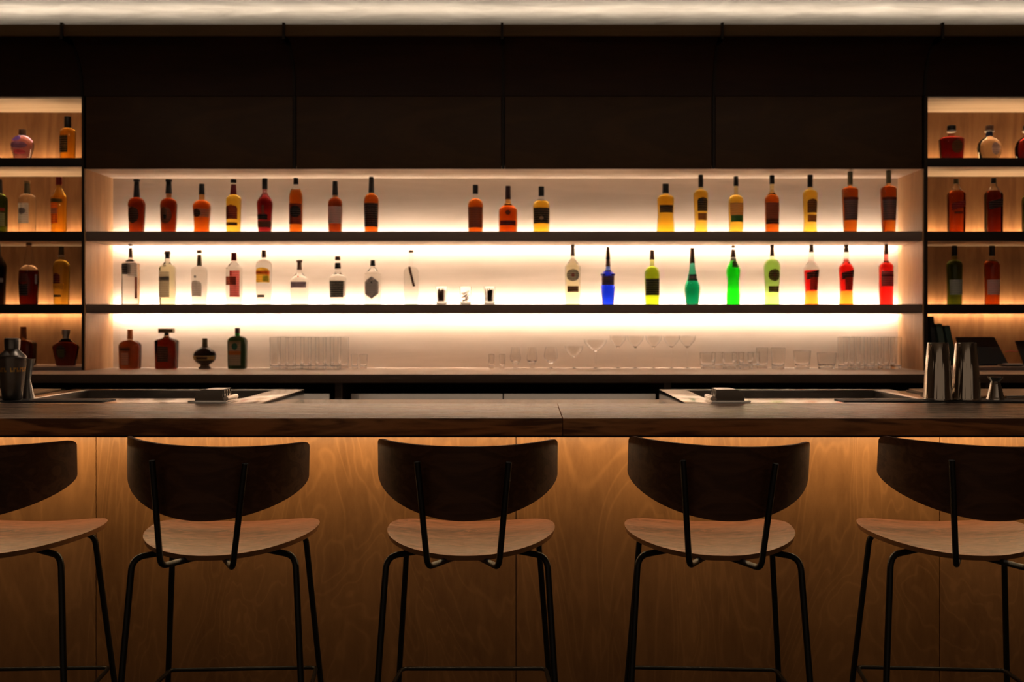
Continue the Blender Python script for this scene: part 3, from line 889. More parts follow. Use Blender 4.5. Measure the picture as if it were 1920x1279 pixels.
std(496.5, 335, b, 14.6, 12.2, 357, 4.6, 360, 381, 'deepred', [(335, 355, 5, 5, 'black')], [(416, 427, 0.95, 'rect', 'tanbrown'), (386, 412, 0.16, 'rect', 'tanbrown'), (403, 413, 0.7, 'rect', 'black', -0.2)],
    'dark red bottle tapering to its foot with a beige lower band, upper shelf', 's', **kw)
std(554.8, 334, b, 12.7, 12, 348, 4.2, 352, 374, 'amber', [(334, 346, 4.6, 4.8, 'black')], [(383, 421, 0.92, 'rect', 'redbrown'), (387, 409, 0.78, 'oval', 'black', 0.1)],
    'slim amber bottle with a black round label on upper shelf', level=356, extra=None, **kw)
std(628.4, 340, b, 13.3, 12.5, 367, 4.6, 371, 384, 'ambred', [(340, 366, 4.6, 5.4, 'black')], [(388, 420, 0.93, 'rect', 'white')],
    'dark amber bottle with a big pale label, seventh on upper shelf', **kw)
std(696.3, 332, b, 14, 12.4, 362, 4.6, 364, 378, 'amber', [(332, 361, 4.4, 5.4, 'black')], [(382, 426, 0.94, 'rect', 'black')],
    'amber bottle with black cap and full-height black label, eighth on upper shelf', **kw)
std(891.5, 347, b, 14.5, 13.8, 366, 3.6, 373, 388, 'amber', [(347, 364, 5.2, 5.2, 'black')], [(390, 428, 0.9, 'rect', 'tanbrown')],
    'stout amber bottle with brown label, left of the three in the middle', level=372, **kw)
std(952.5, 349, b, 17.5, 17.3, 375, 5, 379, 396, 'amber', [(349, 374, 4.8, 5.2, 'dkred')], [(415, 424, 0.82, 'rect', 'plum'), (396, 405, 0.25, 'oval', 'darkbrown')],
    'broad-shouldered orange amber bottle with dark red neck, middle of three', 's', **kw)
std(1015, 350, b, 15.8, 15, 369, 4.8, 375, 389, 'gold', [(350, 368, 5.4, 5.4, 'black')], [(391, 420, 0.93, 'rect', 'black'), (407, 414, 0.25, 'oval', 'tan')],
    'golden bottle with clear neck and black label, right of the three', level=378, **kw)
std(1248, 345, b, 16, 17, 363, 5.2, 366, 373, 'gold', [(345, 362, 6, 6.2, 'black')], [(386, 400, 0.80, 'rect', 'black')],
    'squat yellow bottle with a black band label and pinched waist, upper shelf', extra=[(405, 14.8)], **kw)
std(1314, 328, b, 13.5, 12.6, 352, 3.8, 356, 365, 'gold', [(328, 351, 4.6, 4.6, 'black')], [(371, 397, 0.72, 'arch', 'black', 0.15), (401, 414, 0.66, 'rect', 'tanbrown', 0.15)],
    'tall yellow bottle with black arched label, right half of upper shelf', extra=[(424, 11.6)], **kw)
std(1380, 331, b, 14, 13, 350, 3.6, 366, 378, 'gold', [(331, 349, 4.4, 4.6, 'black')], [(382, 405, 0.88, 'rect', 'tan'), (405, 417, 0.8, 'rect', 'green')],
    'golden bottle with bulging neck and tan label with green base, upper shelf', **kw)
std(1447.5, 329, b, 13.5, 12.6, 346, 3.8, 358, 374, 'amber', [(329, 345, 4.6, 4.8, 'black')], [(381, 411, 0.92, 'rect', 'tanbrown'), (411, 421, 0.92, 'rect', 'darkbrown')],
    'amber bottle with brown label and dark lower band, upper shelf right', 's', level=357, upper='gold', **kw)
std(1519, 328, b, 13.7, 13, 352, 3.8, 356, 365, 'gold', [(328, 351, 5, 5, 'black')], [(374, 400, 0.72, 'arch', 'darkbrown', 0.15), (404, 417, 0.7, 'rect', 'tanbrown', 0.15)],
    'pale gold bottle with dark brown arched label, third from right on upper shelf', extra=[(424, 11.6)], **kw)
for x, tp, lab in ((1594, 322, 'tall amber square-shouldered bottle with grey label, second from right on upper shelf'),
                   (1666, 320, 'tallest square-shouldered amber bottle at the right end of the upper shelf')):
    std(x, tp, b, 15, 12.2, tp + 26, 4, tp + 29, tp + 36, 'amber', [(tp, tp + 24, 4.4, 4.8, 'olive')], [(371, 414, 0.93, 'rect', 'slate', 0.05), (371, 376, 0.95, 'rect', 'redbrown', 0.05)], lab, Y=5.29, **kw)

# ---- lower shelf of the middle recess
b = 605 - (zC1 - EYE) * SC
kw = dict(zbase=zC1, group='spirit bottles on the lower middle shelf')
std(244.8, 458, b, 15.3, 15.3, 484, 3.4, 486, 495, 'clear', [(458, 462, 4, 4, 'brown'), (465, 483, 3, 3.4, 'brown', 'neck_seal')], [(494, 515, 0.55, 'rect', 'black', -0.25), (494, 519, 0.5, 'rect', 'grey', 0.45), (520, 560, 0.10, 'rect', 'redbrown', 0.88)],
    'clear square bottle with a small black square label, leftmost on lower shelf', 'slope', sq=3.4, flat=0.8, **kw)
std(314, 471, b, 13.8, 13.4, 485, 4, 489, 504, 'pale', [(471, 477, 5.4, 6.2, 'grey'), (477, 485, 4.6, 4.2, 'black', 'neck_seal')], [(510, 558, 0.78, 'rect', 'grey', -0.18), (519, 527, 0.78, 'rect', 'slate', -0.18), (497, 501, 0.3, 'oval', 'grey', -0.1)],
    'pale gin bottle with a tall grey label, second on lower shelf', 's', sq=3.5, **kw)
std(373.8, 469, b, 14.3, 13.5, 499, 4, 499, 508, 'clear', [(469, 475, 4.6, 4.6, 'tan'), (478, 499, 3.6, 4.8, 'olive', 'neck_seal')], [(526, 556, 0.74, 'arch', 'grey', -0.25), (517, 522, 0.16, 'oval', 'slate', -0.25)],
    'clear round bottle with olive neck and grey framed label, third on lower shelf', **kw)
std(438.8, 474, b, 14.2, 14.2, 489, 4.4, 492, 503, 'clear', [(474, 489, 5, 5.2, 'red')], [(508, 557, 0.62, 'rect', 'pink', 0.28), (519, 535, 0.7, 'rect', 'redbrown', -0.2), (508, 518, 0.14, 'rect', 'red', -0.2)],
    'clear square gin bottle with red cap and pink label', 'slope', sq=3.4, flat=0.85, **kw)
std(494.7, 469, b, 14.3, 13.5, 484, 4, 487, 497, 'clear', [(469, 483, 4.2, 4.4, 'brown')], [(502, 530, 0.9, 'arch', 'yellow', -0.05), (509, 515, 0.9, 'rect', 'orange', -0.05), (518, 528, 0.4, 'rect', 'lime', 0.5), (553, 558, 0.5, 'rect', 'darkbrown', -0.2)],
    'clear tequila bottle with a yellow, orange and green label', **kw)
std(561.4, 488, b, 16.5, 16.2, 505, 4.2, 508, 528, 'clear', [(488, 493, 6, 5, 'brown'), (493, 506, 4, 4.8, 'brown', 'neck_seal')], [(529, 540, 0.86, 'rect', 'purple'), (517, 521, 0.12, 'oval', 'red')],
    'squat clear bottle with sloping shoulders and purple band label', 's', **kw)
std(633.3, 481, b, 15.3, 14.5, 504, 4.6, 509, 523, 'clear', [(481, 488, 5, 5, 'brown'), (493, 504, 5.2, 5.8, 'black', 'neck_seal')], [(527, 558, 0.86, 'rect', 'black', -0.1), (527, 555, 0.12, 'rect', 'grey', 1.1)],
    'clear bottle with a black lettered square label and straw base', 's', **kw)
std(698.9, 488, b, 15.5, 15.3, 500, 4.4, 502, 514, 'clear', [(488, 499, 4.2, 4.8, 'black')], [(519, 561, 0.82, 'hex', 'slate'), (524, 556, 0.73, 'hex', 'white'), (528, 532, 0.10, 'oval', 'slate')],
    'clear bottle with a hexagonal outlined label', 'slope', sq=3.0, **kw)
t = std(771, 469, b, 13.5, 13, 474, 3.8, 500, 511, 'clear', [(469, 474, 4.6, 4.6, 'tan')], [], 'label-free clear bottle holding one brown pod, middle of lower shelf', **kw)
pod = B(); s_ = YBOT / F
tube(pod, [((-3 + 7 * k / 8) * s_, -0.004 + 0.001 * k, (b - 501 - 36 * k / 8) * s_) for k in range(9)], 1.9 * s_, 8)
po = obj('pod', pod, plain('brown pod', (0.10, 0.03, 0.012), 0.6), t)
std(1073.8, 459, b, 14.3, 14, 482, 3.6, 485, 500, 'pale', [(459, 465, 4.4, 3.6, 'grey'), (465, 480, 3.6, 4, 'grey', 'neck_seal')], [(505, 528, 0.8, 'oval', 'slate'), (513, 520, 0.22, 'oval', 'plum'), (537, 548, 0.72, 'rect', 'darkbrown')],
    'pale yellow vermouth bottle with round dark label, lower shelf right of centre', 'slope', **kw)
bottle(1140, b, [(498, 4.4), (506, 4.6), (509, 7), (514, 14.2), (516, 13.6), (518, 12), (535, 11.8), (537, 13), (550, 12.6), (b - 2, 11.4), (b, 10.8)], 'blue',
       [(463, 482, 3, 3.8, 'brown', 'stopper'), (482, 487, 3.9, 3.9, 'navy', 'neck_ring'), (487, 500, 3.8, 4.6, 'brown', 'neck_seal')], [(518, 535, 0.95, 'rect', 'tanbrown'), (526, 533, 0.7, 'rect', 'purple', 0.1)],
       'cobalt blue bottle with a tall brown stopper and flanged shoulder', **kw)
std(1222.7, 469, b, 14, 13.3, 487, 4.2, 500, 514, 'olive', [(469, 487, 3.8, 4.4, 'brown')], [(523, 554, 0.93, 'rect', 'black')],
    'olive green bottle with bulged neck and black label, lower shelf', **kw)
bottle(1298, b, [(494, 5), (505, 6), (515, 8), (527, 10.2), (534, 13.4), (542, 14.6), (552, 14), (b - 2, 12), (b, 11)], 'teal',
       [(465, 481, 3.8, 4, 'brown', 'stopper'), (481, 494, 4.2, 5.2, 'olive', 'neck_seal')], [(515, 527, 0.9, 'rect', 'black'), (518, 523, 0.85, 'rect', 'mauve', 0.1)],
       'dark teal green skittle-shaped bottle with banded neck', **kw)
bottle(1374.8, b, [(484, 5), (490, 6), (498, 9.5), (506, 13.4), (512, 13), (522, 11.4), (532, 11), (545, 11.6), (560, 13), (b - 2, 12.8), (b, 12)], 'green',
       [(461, 465, 3.8, 3.8, 'brown'), (468, 483, 3.4, 5, 'brown', 'neck_seal'), (484, 489, 5.4, 5.8, 'white', 'neck_ring')], [(489, 502, 0.6, 'arch', 'darkbrown', 0.25)],
       'vivid green melon liqueur bottle with waisted body', **kw)
std(1447.5, 459, b, 15.5, 14, 480, 4, 486, 502, 'ltgreen', [(459, 465, 4.2, 3.6, 'grey'), (465, 480, 3.6, 4, 'grey', 'neck_seal')], [(505, 528, 0.72, 'oval', 'darkbrown', 0.12), (513, 520, 0.2, 'oval', 'plum', 0.12), (537, 548, 0.72, 'rect', 'darkbrown', 0.12)],
    'light green vermouth bottle with a round dark label, fourth from right', extra=[(530, 13.8), (552, 12.4), (560, 13.6)], **kw)
for x, lv, up, lab in ((1521.3, 507, 'clear', 'red aperitif bottle with clear empty shoulder and slanted black label'),
                       (1586.8, 486, 'clear', 'full red aperitif bottle with orange neck and slanted black label')):
    t = std(x, 459, b, 14, 13.2, 474, 4.6, 487, 505, 'red', [(459, 464, 4.6, 3.8, 'grey'), (464, 473, 3.8, 4.6, 'grey', 'neck_seal')],
            [(509, 522, 0.85, 'rect', 'black', 0.1, 2.6), (520, 544, 0.6, 'rect', 'redbrown', 0.2)], lab, 's', level=lv, foot=546, extra=[(545, 11.6), (555, 11.8)], **kw)
    # the foot of these bottles shows orange yellow: a separate orange section below the red
std(1661.5, 458, b, 13.3, 12.6, 478, 3.8, 488, 500, 'red', [(458, 477, 3.4, 4, 'brown')], [(509, 537, 0.92, 'rect', 'slate', 0.15), (515, 519, 0.9, 'rect', 'black', 0.15)],
    'scarlet bottle with a grey label at the right end of lower shelf', 's', **kw)

# ---- liqueurs on the back counter
YL = 5.46
bL = 605 - (zK - EYE) * F / YL
kw = dict(zbase=zK, Y=YL, group='liqueur bottles on the back counter')
std(243.8, 618, bL, 19, 18, 633, 4.6, 638, 650, 'brown', [(618, 636, 4.8, 5.2, 'orange')], [(661, 684, 0.38, 'rect', 'tan', -0.25), (652, 658, 0.5, 'rect', 'darkbrown', -0.2)],
    'squat square orange-brown liqueur bottle, leftmost on back counter', sq=4.5, flat=0.75, **kw)
std(312.4, 616, bL, 20, 18.6, 628, 4, 631, 640, 'ambred', [(616, 624.5, 13.5, 13.5, 'olive', 'stopper_bar'), (624.5, 630, 4.2, 4, 'black', 'neck_seal')], [(649, 678, 0.52, 'rect', 'darkbrown', -0.12)],
    'red amber decanter bottle with a wide flat stopper on back counter', 's', sq=5, flat=0.8, **kw)
bottle(384, bL, [(648, 4.6), (651, 6)] + [(668 - 17.5 * math.cos(a), 20.8 * math.sin(a)) for a in [0.35 + 0.22 * k for k in range(12)]] + [(687, 8.8), (689, 11.2), (bL, 11.4)], 'black',
       [(634.5, 651, 4.6, 5.2, 'olive')], [(667, 675, 0.97, 'rect', 'gold'), (668.5, 673.5, 0.5, 'rect', 'darkbrown')], 'spherical dark liqueur bottle with a gilt band on back counter', **kw)
std(445.3, 615, bL, 17.3, 16.6, 627, 4.2, 630, 641, 'greenblack', [(615, 625, 4.6, 4.6, 'dkred'), (625, 630, 4.4, 4.4, 'green', 'neck_ring')], [(639, 685, 0.66, 'rect', 'tan', -0.1), (643, 656, 0.32, 'oval', 'green', -0.1), (658, 665, 0.66, 'rect', 'orange', -0.1)],
    'dark green square herbal liqueur bottle with tan label on back counter', sq=4.5, flat=0.75, **kw)

# ---- left bay
bA = 605 - (zA1 - EYE) * SC; bB = 605 - (zB1 - EYE) * SC; bC = 605 - (zC1 - EYE) * SC
zDt = zD1 + 0.001
bD = 605 - (zDt - EYE) * SC
kw = dict(zbase=zA1, group='bottles in the left bay')
bottle(42, bA, [(250, 5.2), (253, 6), (258, 13), (264, 18), (273, 20), (282, 19), (290, 16), (297, 15), (bA, 14)], 'violettint',
       [(243, 253, 6.4, 6.8, 'brown', 'stopper')], [(256, 267, 0.5, 'oval', 'violet', -0.25), (268, 281, 0.75, 'oval', 'purple', 0.0), (283, 292, 0.6, 'oval', 'pink', 0.1)], 'rounded clear decanter bottle with violet tint, top shelf of left bay', **kw)
std(127, 219, bA, 14, 13.6, 240, 5.4, 241, 249, 'gold', [(219, 240, 6, 6.2, 'black')], [(256, 288, 0.68, 'rect', 'black', -0.35)], 'golden bottle with black cap and black label, top shelf of left bay', **kw)
kw = dict(zbase=zB1, group='bottles in the left bay')
std(-1, 337, bB, 14.5, 14, 362, 4.6, 364, 376, 'darkgreen', [(337, 362, 4.6, 5, 'black')], [(391, 397, 0.9, 'rect', 'red'), (400, 425, 0.9, 'rect', 'tan')], 'dark green bottle cut off by the left edge, second shelf', **kw)
std(51, 339, bB, 15.5, 14.6, 362, 4.8, 364, 377, 'clear', [(339, 344, 6, 6, 'tan'), (344, 364, 4.8, 5.2, 'olive', 'neck_seal')], [(382, 420, 0.72, 'rect', 'grey', -0.2), (391, 403, 0.5, 'oval', 'slate', -0.25)], 'clear bottle with olive neck and grey label, second shelf of left bay', **kw)
std(110.5, 332, bB, 14, 13.8, 349, 5, 352, 371, 'gold', [(332, 347, 5.4, 5.6, 'red')], [(374, 420, 0.55, 'rect', 'orange', -0.3), (374, 381, 0.8, 'rect', 'olive', -0.1), (392, 402, 0.5, 'rect', 'tan', -0.3)], 'golden tequila bottle with red cap, second shelf of left bay', 'slope', **kw)
kw = dict(zbase=zC1, group='bottles in the left bay')
std(-4, 458, bC, 15, 13, 470, 4.6, 474, 500, 'black', [(458, 472, 4.6, 4.8, 'black')], [(522, 530, 0.9, 'rect', 'grey')], 'black bottle cut off by the left edge, third shelf', 's', **kw)
bottle(54, bC, [(459, 4.4), (467, 5), (480, 7.4), (490, 8.6), (498, 8.4), (500, 11), (504, 15), (510, 17.2), (530, 17.4), (bC - 4, 16), (bC, 15)], 'ambred',
       [(456, 460.5, 5, 5, 'brown', 'stopper')], [(533, 555, 0.6, 'rect', 'black', -0.3), (514, 530, 0.6, 'rect', 'redbrown', -0.3), (515, 533, 0.14, 'rect', 'white', 1.2)], 'bulb-necked bottle of red brown spirit, third shelf of left bay', level=508, Y=5.34, **kw)
std(115, 463, bC, 15, 13.6, 480, 4.6, 488, 502, 'yellow', [(463, 478, 4.4, 4.6, 'olive'), (479, 482, 5.6, 5.6, 'white', 'neck_ring')], [(513, 532, 0.5, 'arch', 'plum', -0.25), (532, 542, 0.75, 'rect', 'yellow', -0.15), (553, 557, 0.55, 'rect', 'black', -0.2)], 'yellow rum bottle with plum label, third shelf of left bay', **kw)
kw = dict(zbase=zDt, group='bottles in the left bay')
std(44, 613, bD, 21, 20, 633, 5, 637, 645, 'brown', [(613, 634, 5.2, 5.6, 'orange')], [(655, 680, 0.4, 'rect', 'darkbrown', -0.2)], 'orange-brown square bottle behind the grey shaker, foot of left bay', sq=4.5, flat=0.75, **kw)
bottle(123.5, bD, [(634, 5), (636, 8), (641, 14), (645, 20), (649, 23.6), (652, 24), (bD - 3, 17.8), (bD, 17)], 'ambred',
       [(618, 628, 7.4, 7, 'silver', 'stopper'), (628, 635, 5.6, 5.8, 'silver', 'neck_ring')], [(647, 673, 0.42, 'oval', 'darkbrown', -0.15), (656, 670, 0.3, 'rect', 'olive', -0.15)], 'faceted amber decanter with silver stopper, foot of left bay', sq=2.6, flat=0.6, **kw)

# ---- right bay
kw = dict(zbase=zA1, group='bottles in the right bay')
std(1784, 236, bA, 22.5, 20, 253, 5.2, 257, 263, 'deepred', [(236, 245, 7.8, 7.8, 'black', 'stopper'), (245, 248, 8.2, 8.2, 'silver', 'neck_ring')], [(264, 289, 0.48, 'oval', 'olive', 0.25)], 'dark flat-shouldered tequila flask with olive oval label, top right bay', sq=3.4, flat=0.6, **kw)
bottle(1855, bA, [(252, 5), (257, 7), (262, 15), (268, 20), (278, 23), (288, 21.6), (296, 18.5), (bA, 16)], 'smoke',
       [(236, 245, 7.4, 7.6, 'brown', 'stopper'), (245, 248, 8.4, 8.4, 'silver', 'neck_ring'), (248, 256, 6, 6.4, 'navy', 'neck_seal')], [(268, 292, 0.42, 'oval', 'mauve', 0.35)], 'round clear tequila flask with navy neck, top shelf of right bay', flat=0.6, **kw)
bottle(1926, bA, [(252, 5), (257, 7), (262, 15), (268, 20), (278, 23), (288, 22.6), (296, 21.5), (bA, 20)], 'deepred',
       [(236, 245, 7.4, 7.6, 'black', 'stopper'), (245, 248, 8.4, 8.4, 'silver', 'neck_ring')], [], 'dark red flask cut off by the right edge, top right bay', flat=0.6, **kw)
kw = dict(zbase=zB1, group='bottles in the right bay')
std(1793, 336, bB, 15, 14.5, 346, 4.6, 348, 366, 'amber', [(336, 345, 4.6, 4.8, 'olive')], [(379, 392, 0.95, 'rect', 'plum', 0.05, 4.0), (398, 402, 0.6, 'rect', 'darkbrown', 0.0)], 'square amber whisky bottle with slanted plum label, right bay', 's', sq=4, flat=0.9, level=358, upper='clear', **kw)
std(1863, 334, bB, 15, 14.5, 345, 4.6, 347, 366, 'ambred', [(334, 344, 4.8, 5, 'black')], [(376, 391, 0.95, 'rect', 'black', 0.05, 4.0)], 'square amber whisky bottle with slanted black label, right bay', 's', sq=4, flat=0.9, level=358, upper='clear', **kw)
std(1932, 345, bB, 15, 14.5, 360, 4.6, 364, 380, 'darkgreen', [(345, 360, 5, 5, 'black')], [], 'dark bottle barely in view at the right edge, second shelf', **kw)
kw = dict(zbase=zC1, group='bottles in the right bay')
std(1789.6, 461, bC, 14.5, 13.4, 480, 5.2, 488, 499, 'darkgreen', [(461, 480, 5, 5.4, 'black')], [(525, 553, 0.9, 'rect', 'white', 0.05)], 'dark green whisky bottle with pale label, third shelf of right bay', extra=[(556, 13)], **kw)
std(1860, 461, bC, 14.2, 13.4, 481, 4.6, 487, 499, 'amber', [(461, 480, 5.2, 5.2, 'black')], [(525, 553, 0.9, 'rect', 'white', 0.05)], 'amber whisky bottle with pale label, third shelf of right bay', level=490, extra=[(556, 13)], **kw)

# ------------------------------------------------------------------ cups of garnish on the lower shelf
sY = YBOT / F
def tumbler_bm(hw, H, base_th, wall, taper=0.93, n=40):
    bm = B()
    pr = [(0.0, hw * taper * 0.96), (0.002, hw * taper), (H - 0.001, hw), (H, hw - wall * 0.5), (H - 0.001, hw - wall), (base_th + 0.010, hw * taper - wall), (base_th + 0.004, hw * taper * 0.86 - wall), (base_th + 0.001, hw * taper * 0.6 - wall * 0.6), (base_th, hw * taper * 0.3)]
    lathe(bm, pr, n)
    return bm
proto = None
gl = [(828, 'brown sticks', 'left'), (873, 'loose dark chips', 'middle'), (918, 'black sticks', 'right')]
for i, (px, what, pos) in enumerate(gl):
    loc = (P(px, 0, YBOT).x, YBOT, zC1 + 0.0004)
    lab = 'small clear cup filled with %s, %s of three on lower shelf' % (what, pos)
    if proto is None:
        proto = obj('garnish_cup', tumbler_bm(11 * sY, 34 * sY, 0.004, 0.0015), thin_clear, None, loc)
        tag(proto, lab, 'cup', 'garnish cups on the lower shelf')
    else: dup(proto, loc, lab)
    bm = B()
    for k in range(46 if i != 1 else 26):
        a = R.uniform(0, 2 * PI); rr = 7.9 * sY * math.sqrt(R.uniform(0, 1))
        x, y = rr * math.cos(a), rr * math.sin(a)
        if i != 1: p0 = Vector((x, y, 0.016)); p1 = Vector((x * 1.06, y * 1.06, R.uniform(24, 29) * sY))
        else:
            zc = R.uniform(6, 24) * sY; d = Vector((R.uniform(-1, 1), R.uniform(-1, 1), R.uniform(-.8, 1))).normalized() * 0.011
            p0 = Vector((x * .7, y * .7, zc)) - d; p1 = p0 + 2 * d
            for p in (p0, p1):
                l = math.hypot(p.x, p.y)
                if l > 8.4 * sY: p.x *= 8.4 * sY / l; p.y *= 8.4 * sY / l
                p.z = max(0.016, p.z)
        tube(bm, [p0, p1], 0.0018, 6)
    colr = [(0.16, 0.06, 0.02), (0.09, 0.04, 0.02), (0.035, 0.015, 0.01)][i]
    o = obj(['cinnamon_sticks', 'dried_chips', 'dark_sticks'][i], bm, plain('garnish %d' % i, colr, 0.7), None, loc)
    tag(o, '%s packed in the %s clear cup on lower shelf' % (what, pos), 'garnish', None, 'stuff')

# ------------------------------------------------------------------ glassware on the back counter
def lat_obj(name, pr, loc, lab, cat, group, n=32):
    bm = B(); lathe(bm, pr, n)
    o = obj(name, bm, thin_clear, None, loc, sm=False)
    return tag(o, lab, cat, group)
kG = YL / F
def glass_loc(px, Y=YL): return (P(px, 0, Y).x, Y, zK + 0.0005)
ordn = ['leftmost', 'second', 'third', 'fourth', 'rightmost']
def highball(px, Y, lab, grp, pr=[None]):
    if pr[0] is None:
        pr[0] = tag(obj('highball_glass', tumbler_bm(10.2 * kG, 59 * kG, 0.014, 0.0020, 0.95), thin_clear, None, glass_loc(px, Y)), lab, 'glass', grp)
        return pr[0]
    o = dup(pr[0], glass_loc(px, Y), lab); o['group'] = grp; return o
g = 'highball glasses left on the counter'
for i, px in enumerate((516, 545, 573.6, 601.5, 629)):
    highball(px, YL - 0.02, 'tall highball glass, %s of front row in the left cluster' % (ordn[i] if i in (0, 4) else ordn[i] + ' from left'), g)
for i, px in enumerate((531, 560, 588, 616, 644)):
    highball(px, YL + 0.055, 'tall highball glass, %s of back row in the left cluster' % (ordn[i] if i in (0, 4) else ordn[i] + ' from left'), g)
g = 'highball glasses at right end of counter'
for i, px in enumerate((1581, 1603, 1630, 1656, 1680)):
    highball(px, YL - 0.02, 'tall highball glass, %s of front row in the right cluster' % (ordn[i] if i in (0, 4) else ordn[i] + ' from left'), g)
for i, px in enumerate((1592, 1616, 1642, 1667)):
    highball(px, YL + 0.055, 'tall highball glass, %s of back row in the right cluster' % ['leftmost', 'second from left', 'third from left', 'rightmost'][i], g)
sh = None
for px, hw, lab in ((665, 7, 'left shot glass beside the left highball glasses'), (681.5, 7.6, 'right shot glass beside the left highball glasses'),
                    (921.5, 5.6, 'narrow shot glass at the left end of the centre glass row'), (941.8, 5.6, 'narrow shot glass left of the tulip tasting glasses')):
    o = tag(obj('shot_glass', tumbler_bm(hw * kG, 27 * kG, 0.013, 0.0018, 0.85), thin_clear, None, glass_loc(px)), lab, 'glass', 'shot glasses')
def stem(px, top, bowl, bowl_bot, stem_r, foot_r, name, lab, grp, Y=YL):
    """bowl: outline (photo y, radius) from rim to bowl foot"""
    base = 605 - (zK - EYE) * F / Y
    k = Y / F
    out = [((base - y) * k, r * k) for y, r in bowl]
    th = 0.0014
    prof = [(0.0, foot_r * k), (0.0012, foot_r * k), (0.003, foot_r * k * 0.4), (0.007, stem_r * k), ((base - bowl_bot) * k - 0.004, stem_r * k)]
    prof += list(reversed(out)) + [(z + 0.0, max(0.0008, r - th * (0.6 + 0.9 * i / len(out)))) for i, (z, r) in enumerate(out[:-1])] + [(out[-1][0] + 0.009, 0.0014)]
    return lat_obj(name, prof, glass_loc(px, Y), lab, 'glass', grp)
for px, lab in ((966.5, 'left tulip-shaped tasting glass on the back counter'), (997.5, 'right tulip-shaped tasting glass on the back counter')):
    stem(px, 651, [(651, 7), (660, 8.2), (670, 10), (676, 9.6), (682, 5)], 683, 4.5, 8.5, 'tasting_glass', lab, 'tulip tasting glasses')
stem(1033, 650, [(650, 9.6), (658, 11.8), (668, 13.2), (675, 11), (681, 4)], 682, 2.2, 9, 'snifter', 'snifter between the tasting glasses and the coupes', 'stemware')
stem(1076, 649, [(649, 17.2), (655, 16.6), (662, 12), (667, 6), (669.5, 2.2)], 670, 1.4, 10.5, 'coupe_glass', 'shorter coupe beside the snifter', 'coupes')
stem(1116.5, 637, [(637, 21.5), (643, 20.6), (650, 15), (655.5, 8), (658.5, 2.6)], 659, 1.8, 13, 'coupe_glass', 'largest wide coupe on the back counter', 'coupes')
cp = None
for i, px in enumerate((1158.7, 1191.4, 1225.7, 1259, 1288.8)):
    lab = '%s of the row of five small coupes' % (ordn[i] if i in (0, 4) else ordn[i] + ' from left')
    if cp is None:
        cp = stem(px, 630, [(630, 15.4), (637, 14.6), (643, 10.5), (649, 5), (652, 1.8)], 653, 1.1, 10.5, 'coupe_glass', lab, 'small coupes in a row')
    else: dup(cp, glass_loc(px), lab)
for px, hw, top, lab in ((1327, 15, 661, 'first low rocks glass right of the small coupes'), (1367.6, 14, 661, 'second low rocks glass right of the small coupes'),
                         (1398.5, 14, 661, 'third low rocks glass right of the small coupes'), (1429, 11, 652, 'narrow taller rocks glass in middle of the rocks row'),
                         (1459, 13.5, 652, 'wide taller rocks glass in middle of the rocks row'), (1504, 16, 657, 'flared rocks glass standing apart on the counter'),
                         (1550, 18, 661, 'widest rocks glass next to the right highball glasses')):
    tag(obj('rocks_glass', tumbler_bm(hw * kG, (691 - top) * kG, 0.017, 0.0021, 0.86), thin_clear, None, glass_loc(px, YL - 0.01 if px != 1429 else YL + 0.04)), lab, 'glass', 'rocks glasses')
for i, (px, Y) in enumerate(((1346, YL + 0.08), (1384, YL + 0.08), (1413, YL + 0.085))):
    tag(obj('rocks_glass', tumbler_bm(11 * kG, 30 * kG, 0.017, 0.0021, 0.86), thin_clear, None, glass_loc(px, Y)), 'rocks glass in the back row, %s from left' % ['first', 'second', 'third'][i], 'glass', 'rocks glasses')

# ------------------------------------------------------------------ foot of the right bay: folders, tablet, tray
def book(px0, px1, top, lean, col, lab, dpt=0.20):
    x0 = P(px0, 0, 5.38).x; wd = (px1 - px0) / F * 5.38; h = (686 - top) / F * 5.38
    t = thing('folder', lab, 'folder', (x0, 5.33, zDt + 0.0005), group='leaning folders in the right bay')
    bm = B()
    box(bm, 0, wd, 0, dpt, 0, h, 0.002)
    o = obj('cover', bm, plain('cover ' + lab[:12], col, 0.6), t)
    bm = B(); box(bm, 0.002, wd - 0.002, 0.004, dpt + 0.001, 0.003, h + 0.0006); obj('pages', bm, plain('page block', (0.10, 0.085, 0.07), 0.8), t)
    for ch in (o, t.children[1]): ch.rotation_euler = (0, -math.radians(lean), 0)
    return t
book(1744, 1752, 594, 5.0, (0.012, 0.010, 0.010), 'black folder leaning on the upright, leftmost of three')
book(1760, 1771, 608, 9.0, (0.035, 0.055, 0.042), 'grey-green folder between the black and the dark green one')
book(1779, 1789, 611, 12.0, (0.010, 0.030, 0.022), 'dark green folder leaning, nearest the tablet screen')
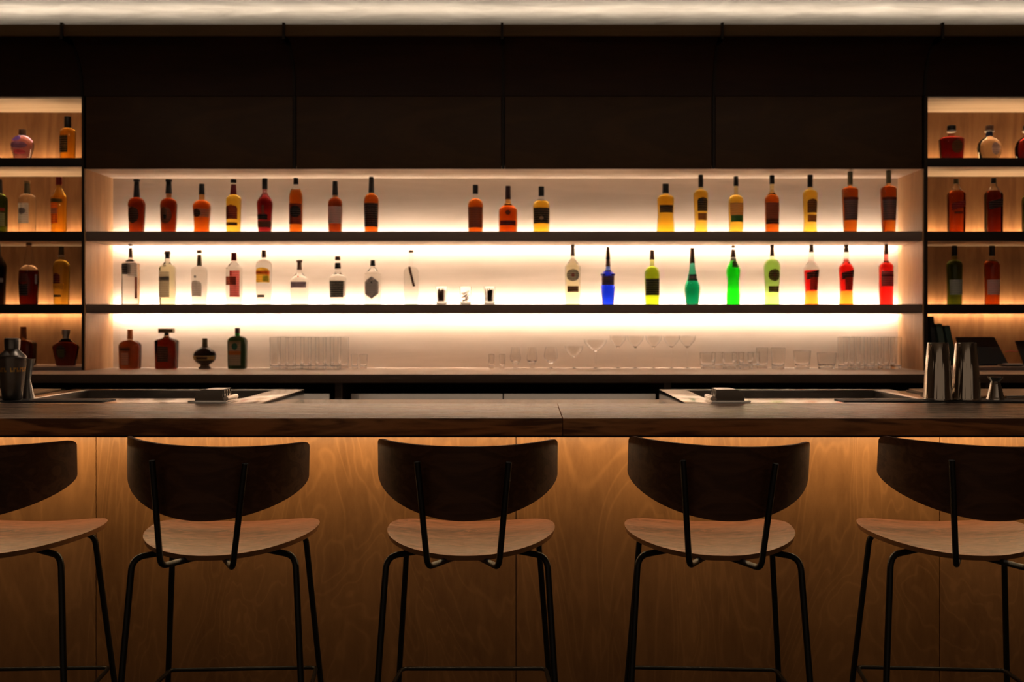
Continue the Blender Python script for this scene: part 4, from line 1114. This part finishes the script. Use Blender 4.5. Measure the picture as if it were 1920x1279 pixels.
def tablet(px0, px1, top, lab, bot=684):
    x0, x1 = P(px0, 0, 5.40).x, P(px1, 0, 5.40).x
    h = (bot - top) / F * 5.40
    t = thing('tablet_stand', lab, 'screen', ((x0 + x1) / 2, 5.38, zDt + 0.0005), group='black screens in the right bay')
    hw = (x1 - x0) / 2
    bm = B()
    loft(bm, [[(-hw * 0.78 - 0.01, 0.0, 0.004), (hw + 0.02, 0.0, 0.004), (hw + 0.02, 0.02, 0.004), (-hw * 0.78 - 0.01, 0.02, 0.004)],
              [(-hw, 0.09, h), (hw * 0.86, 0.09, h), (hw * 0.86, 0.105, h), (-hw, 0.105, h)]], smooth=False)
    bmesh.ops.bevel(bm, geom=list(bm.edges), offset=0.003, segments=2, affect='EDGES')
    obj('screen', bm, rubber, t)
    bm = B(); box(bm, -hw * 0.6, hw * 0.7, 0.022, 0.16, 0, 0.004, 0.001); obj('foot', bm, rubber, t)
    return t
tablet(1803, 1882, 631, 'black till screen tilted back on the right bay plinth')
tablet(1916, 1975, 638, 'black screen cut off by the right edge, right bay plinth')
bm = B(); lathe(bm, [(0, 0.050), (0.002, 0.055), (0.006, 0.068), (0.009, 0.071), (0.009, 0.068), (0.004, 0.05)], 32, 3.0, 0.5)
o = obj('tray', bm, rubber, None, (P(1895, 0, 5.33).x, 5.32, zDt + 0.0005)); tag(o, 'small black tray between the two screens', 'tray')
bm = B(); box(bm, -0.045, 0.045, -0.018, 0.018, 0, 0.004, 0.001)
o = obj('folded_napkin', bm, plain('white napkin', (0.75, 0.72, 0.68), 0.8), None, (P(1897, 0, 5.33).x, 5.32, zDt + 0.0102)); tag(o, 'white folded napkin lying in the small black tray', 'napkin')
bm = B(); tube(bm, fillet([(P(1884, 0, 5.5).x, 5.50, zDt + 0.07), (P(1893, 0, 5.5).x, 5.50, zDt + 0.078), (P(1905, 0, 5.5).x, 5.50, zDt + 0.073), (P(1920, 0, 5.5).x, 5.50, zDt + 0.085), (P(1960, 0, 5.5).x, 5.5, zDt + 0.003)], 0.02), 0.003, 8)
o = obj('cable', bm, plain('red cable', (0.35, 0.05, 0.03), 0.5), None, (P(1890, 0, 5.5).x, 5.5, zDt), world=True); tag(o, 'thin red cable running behind the black screens', 'cable')
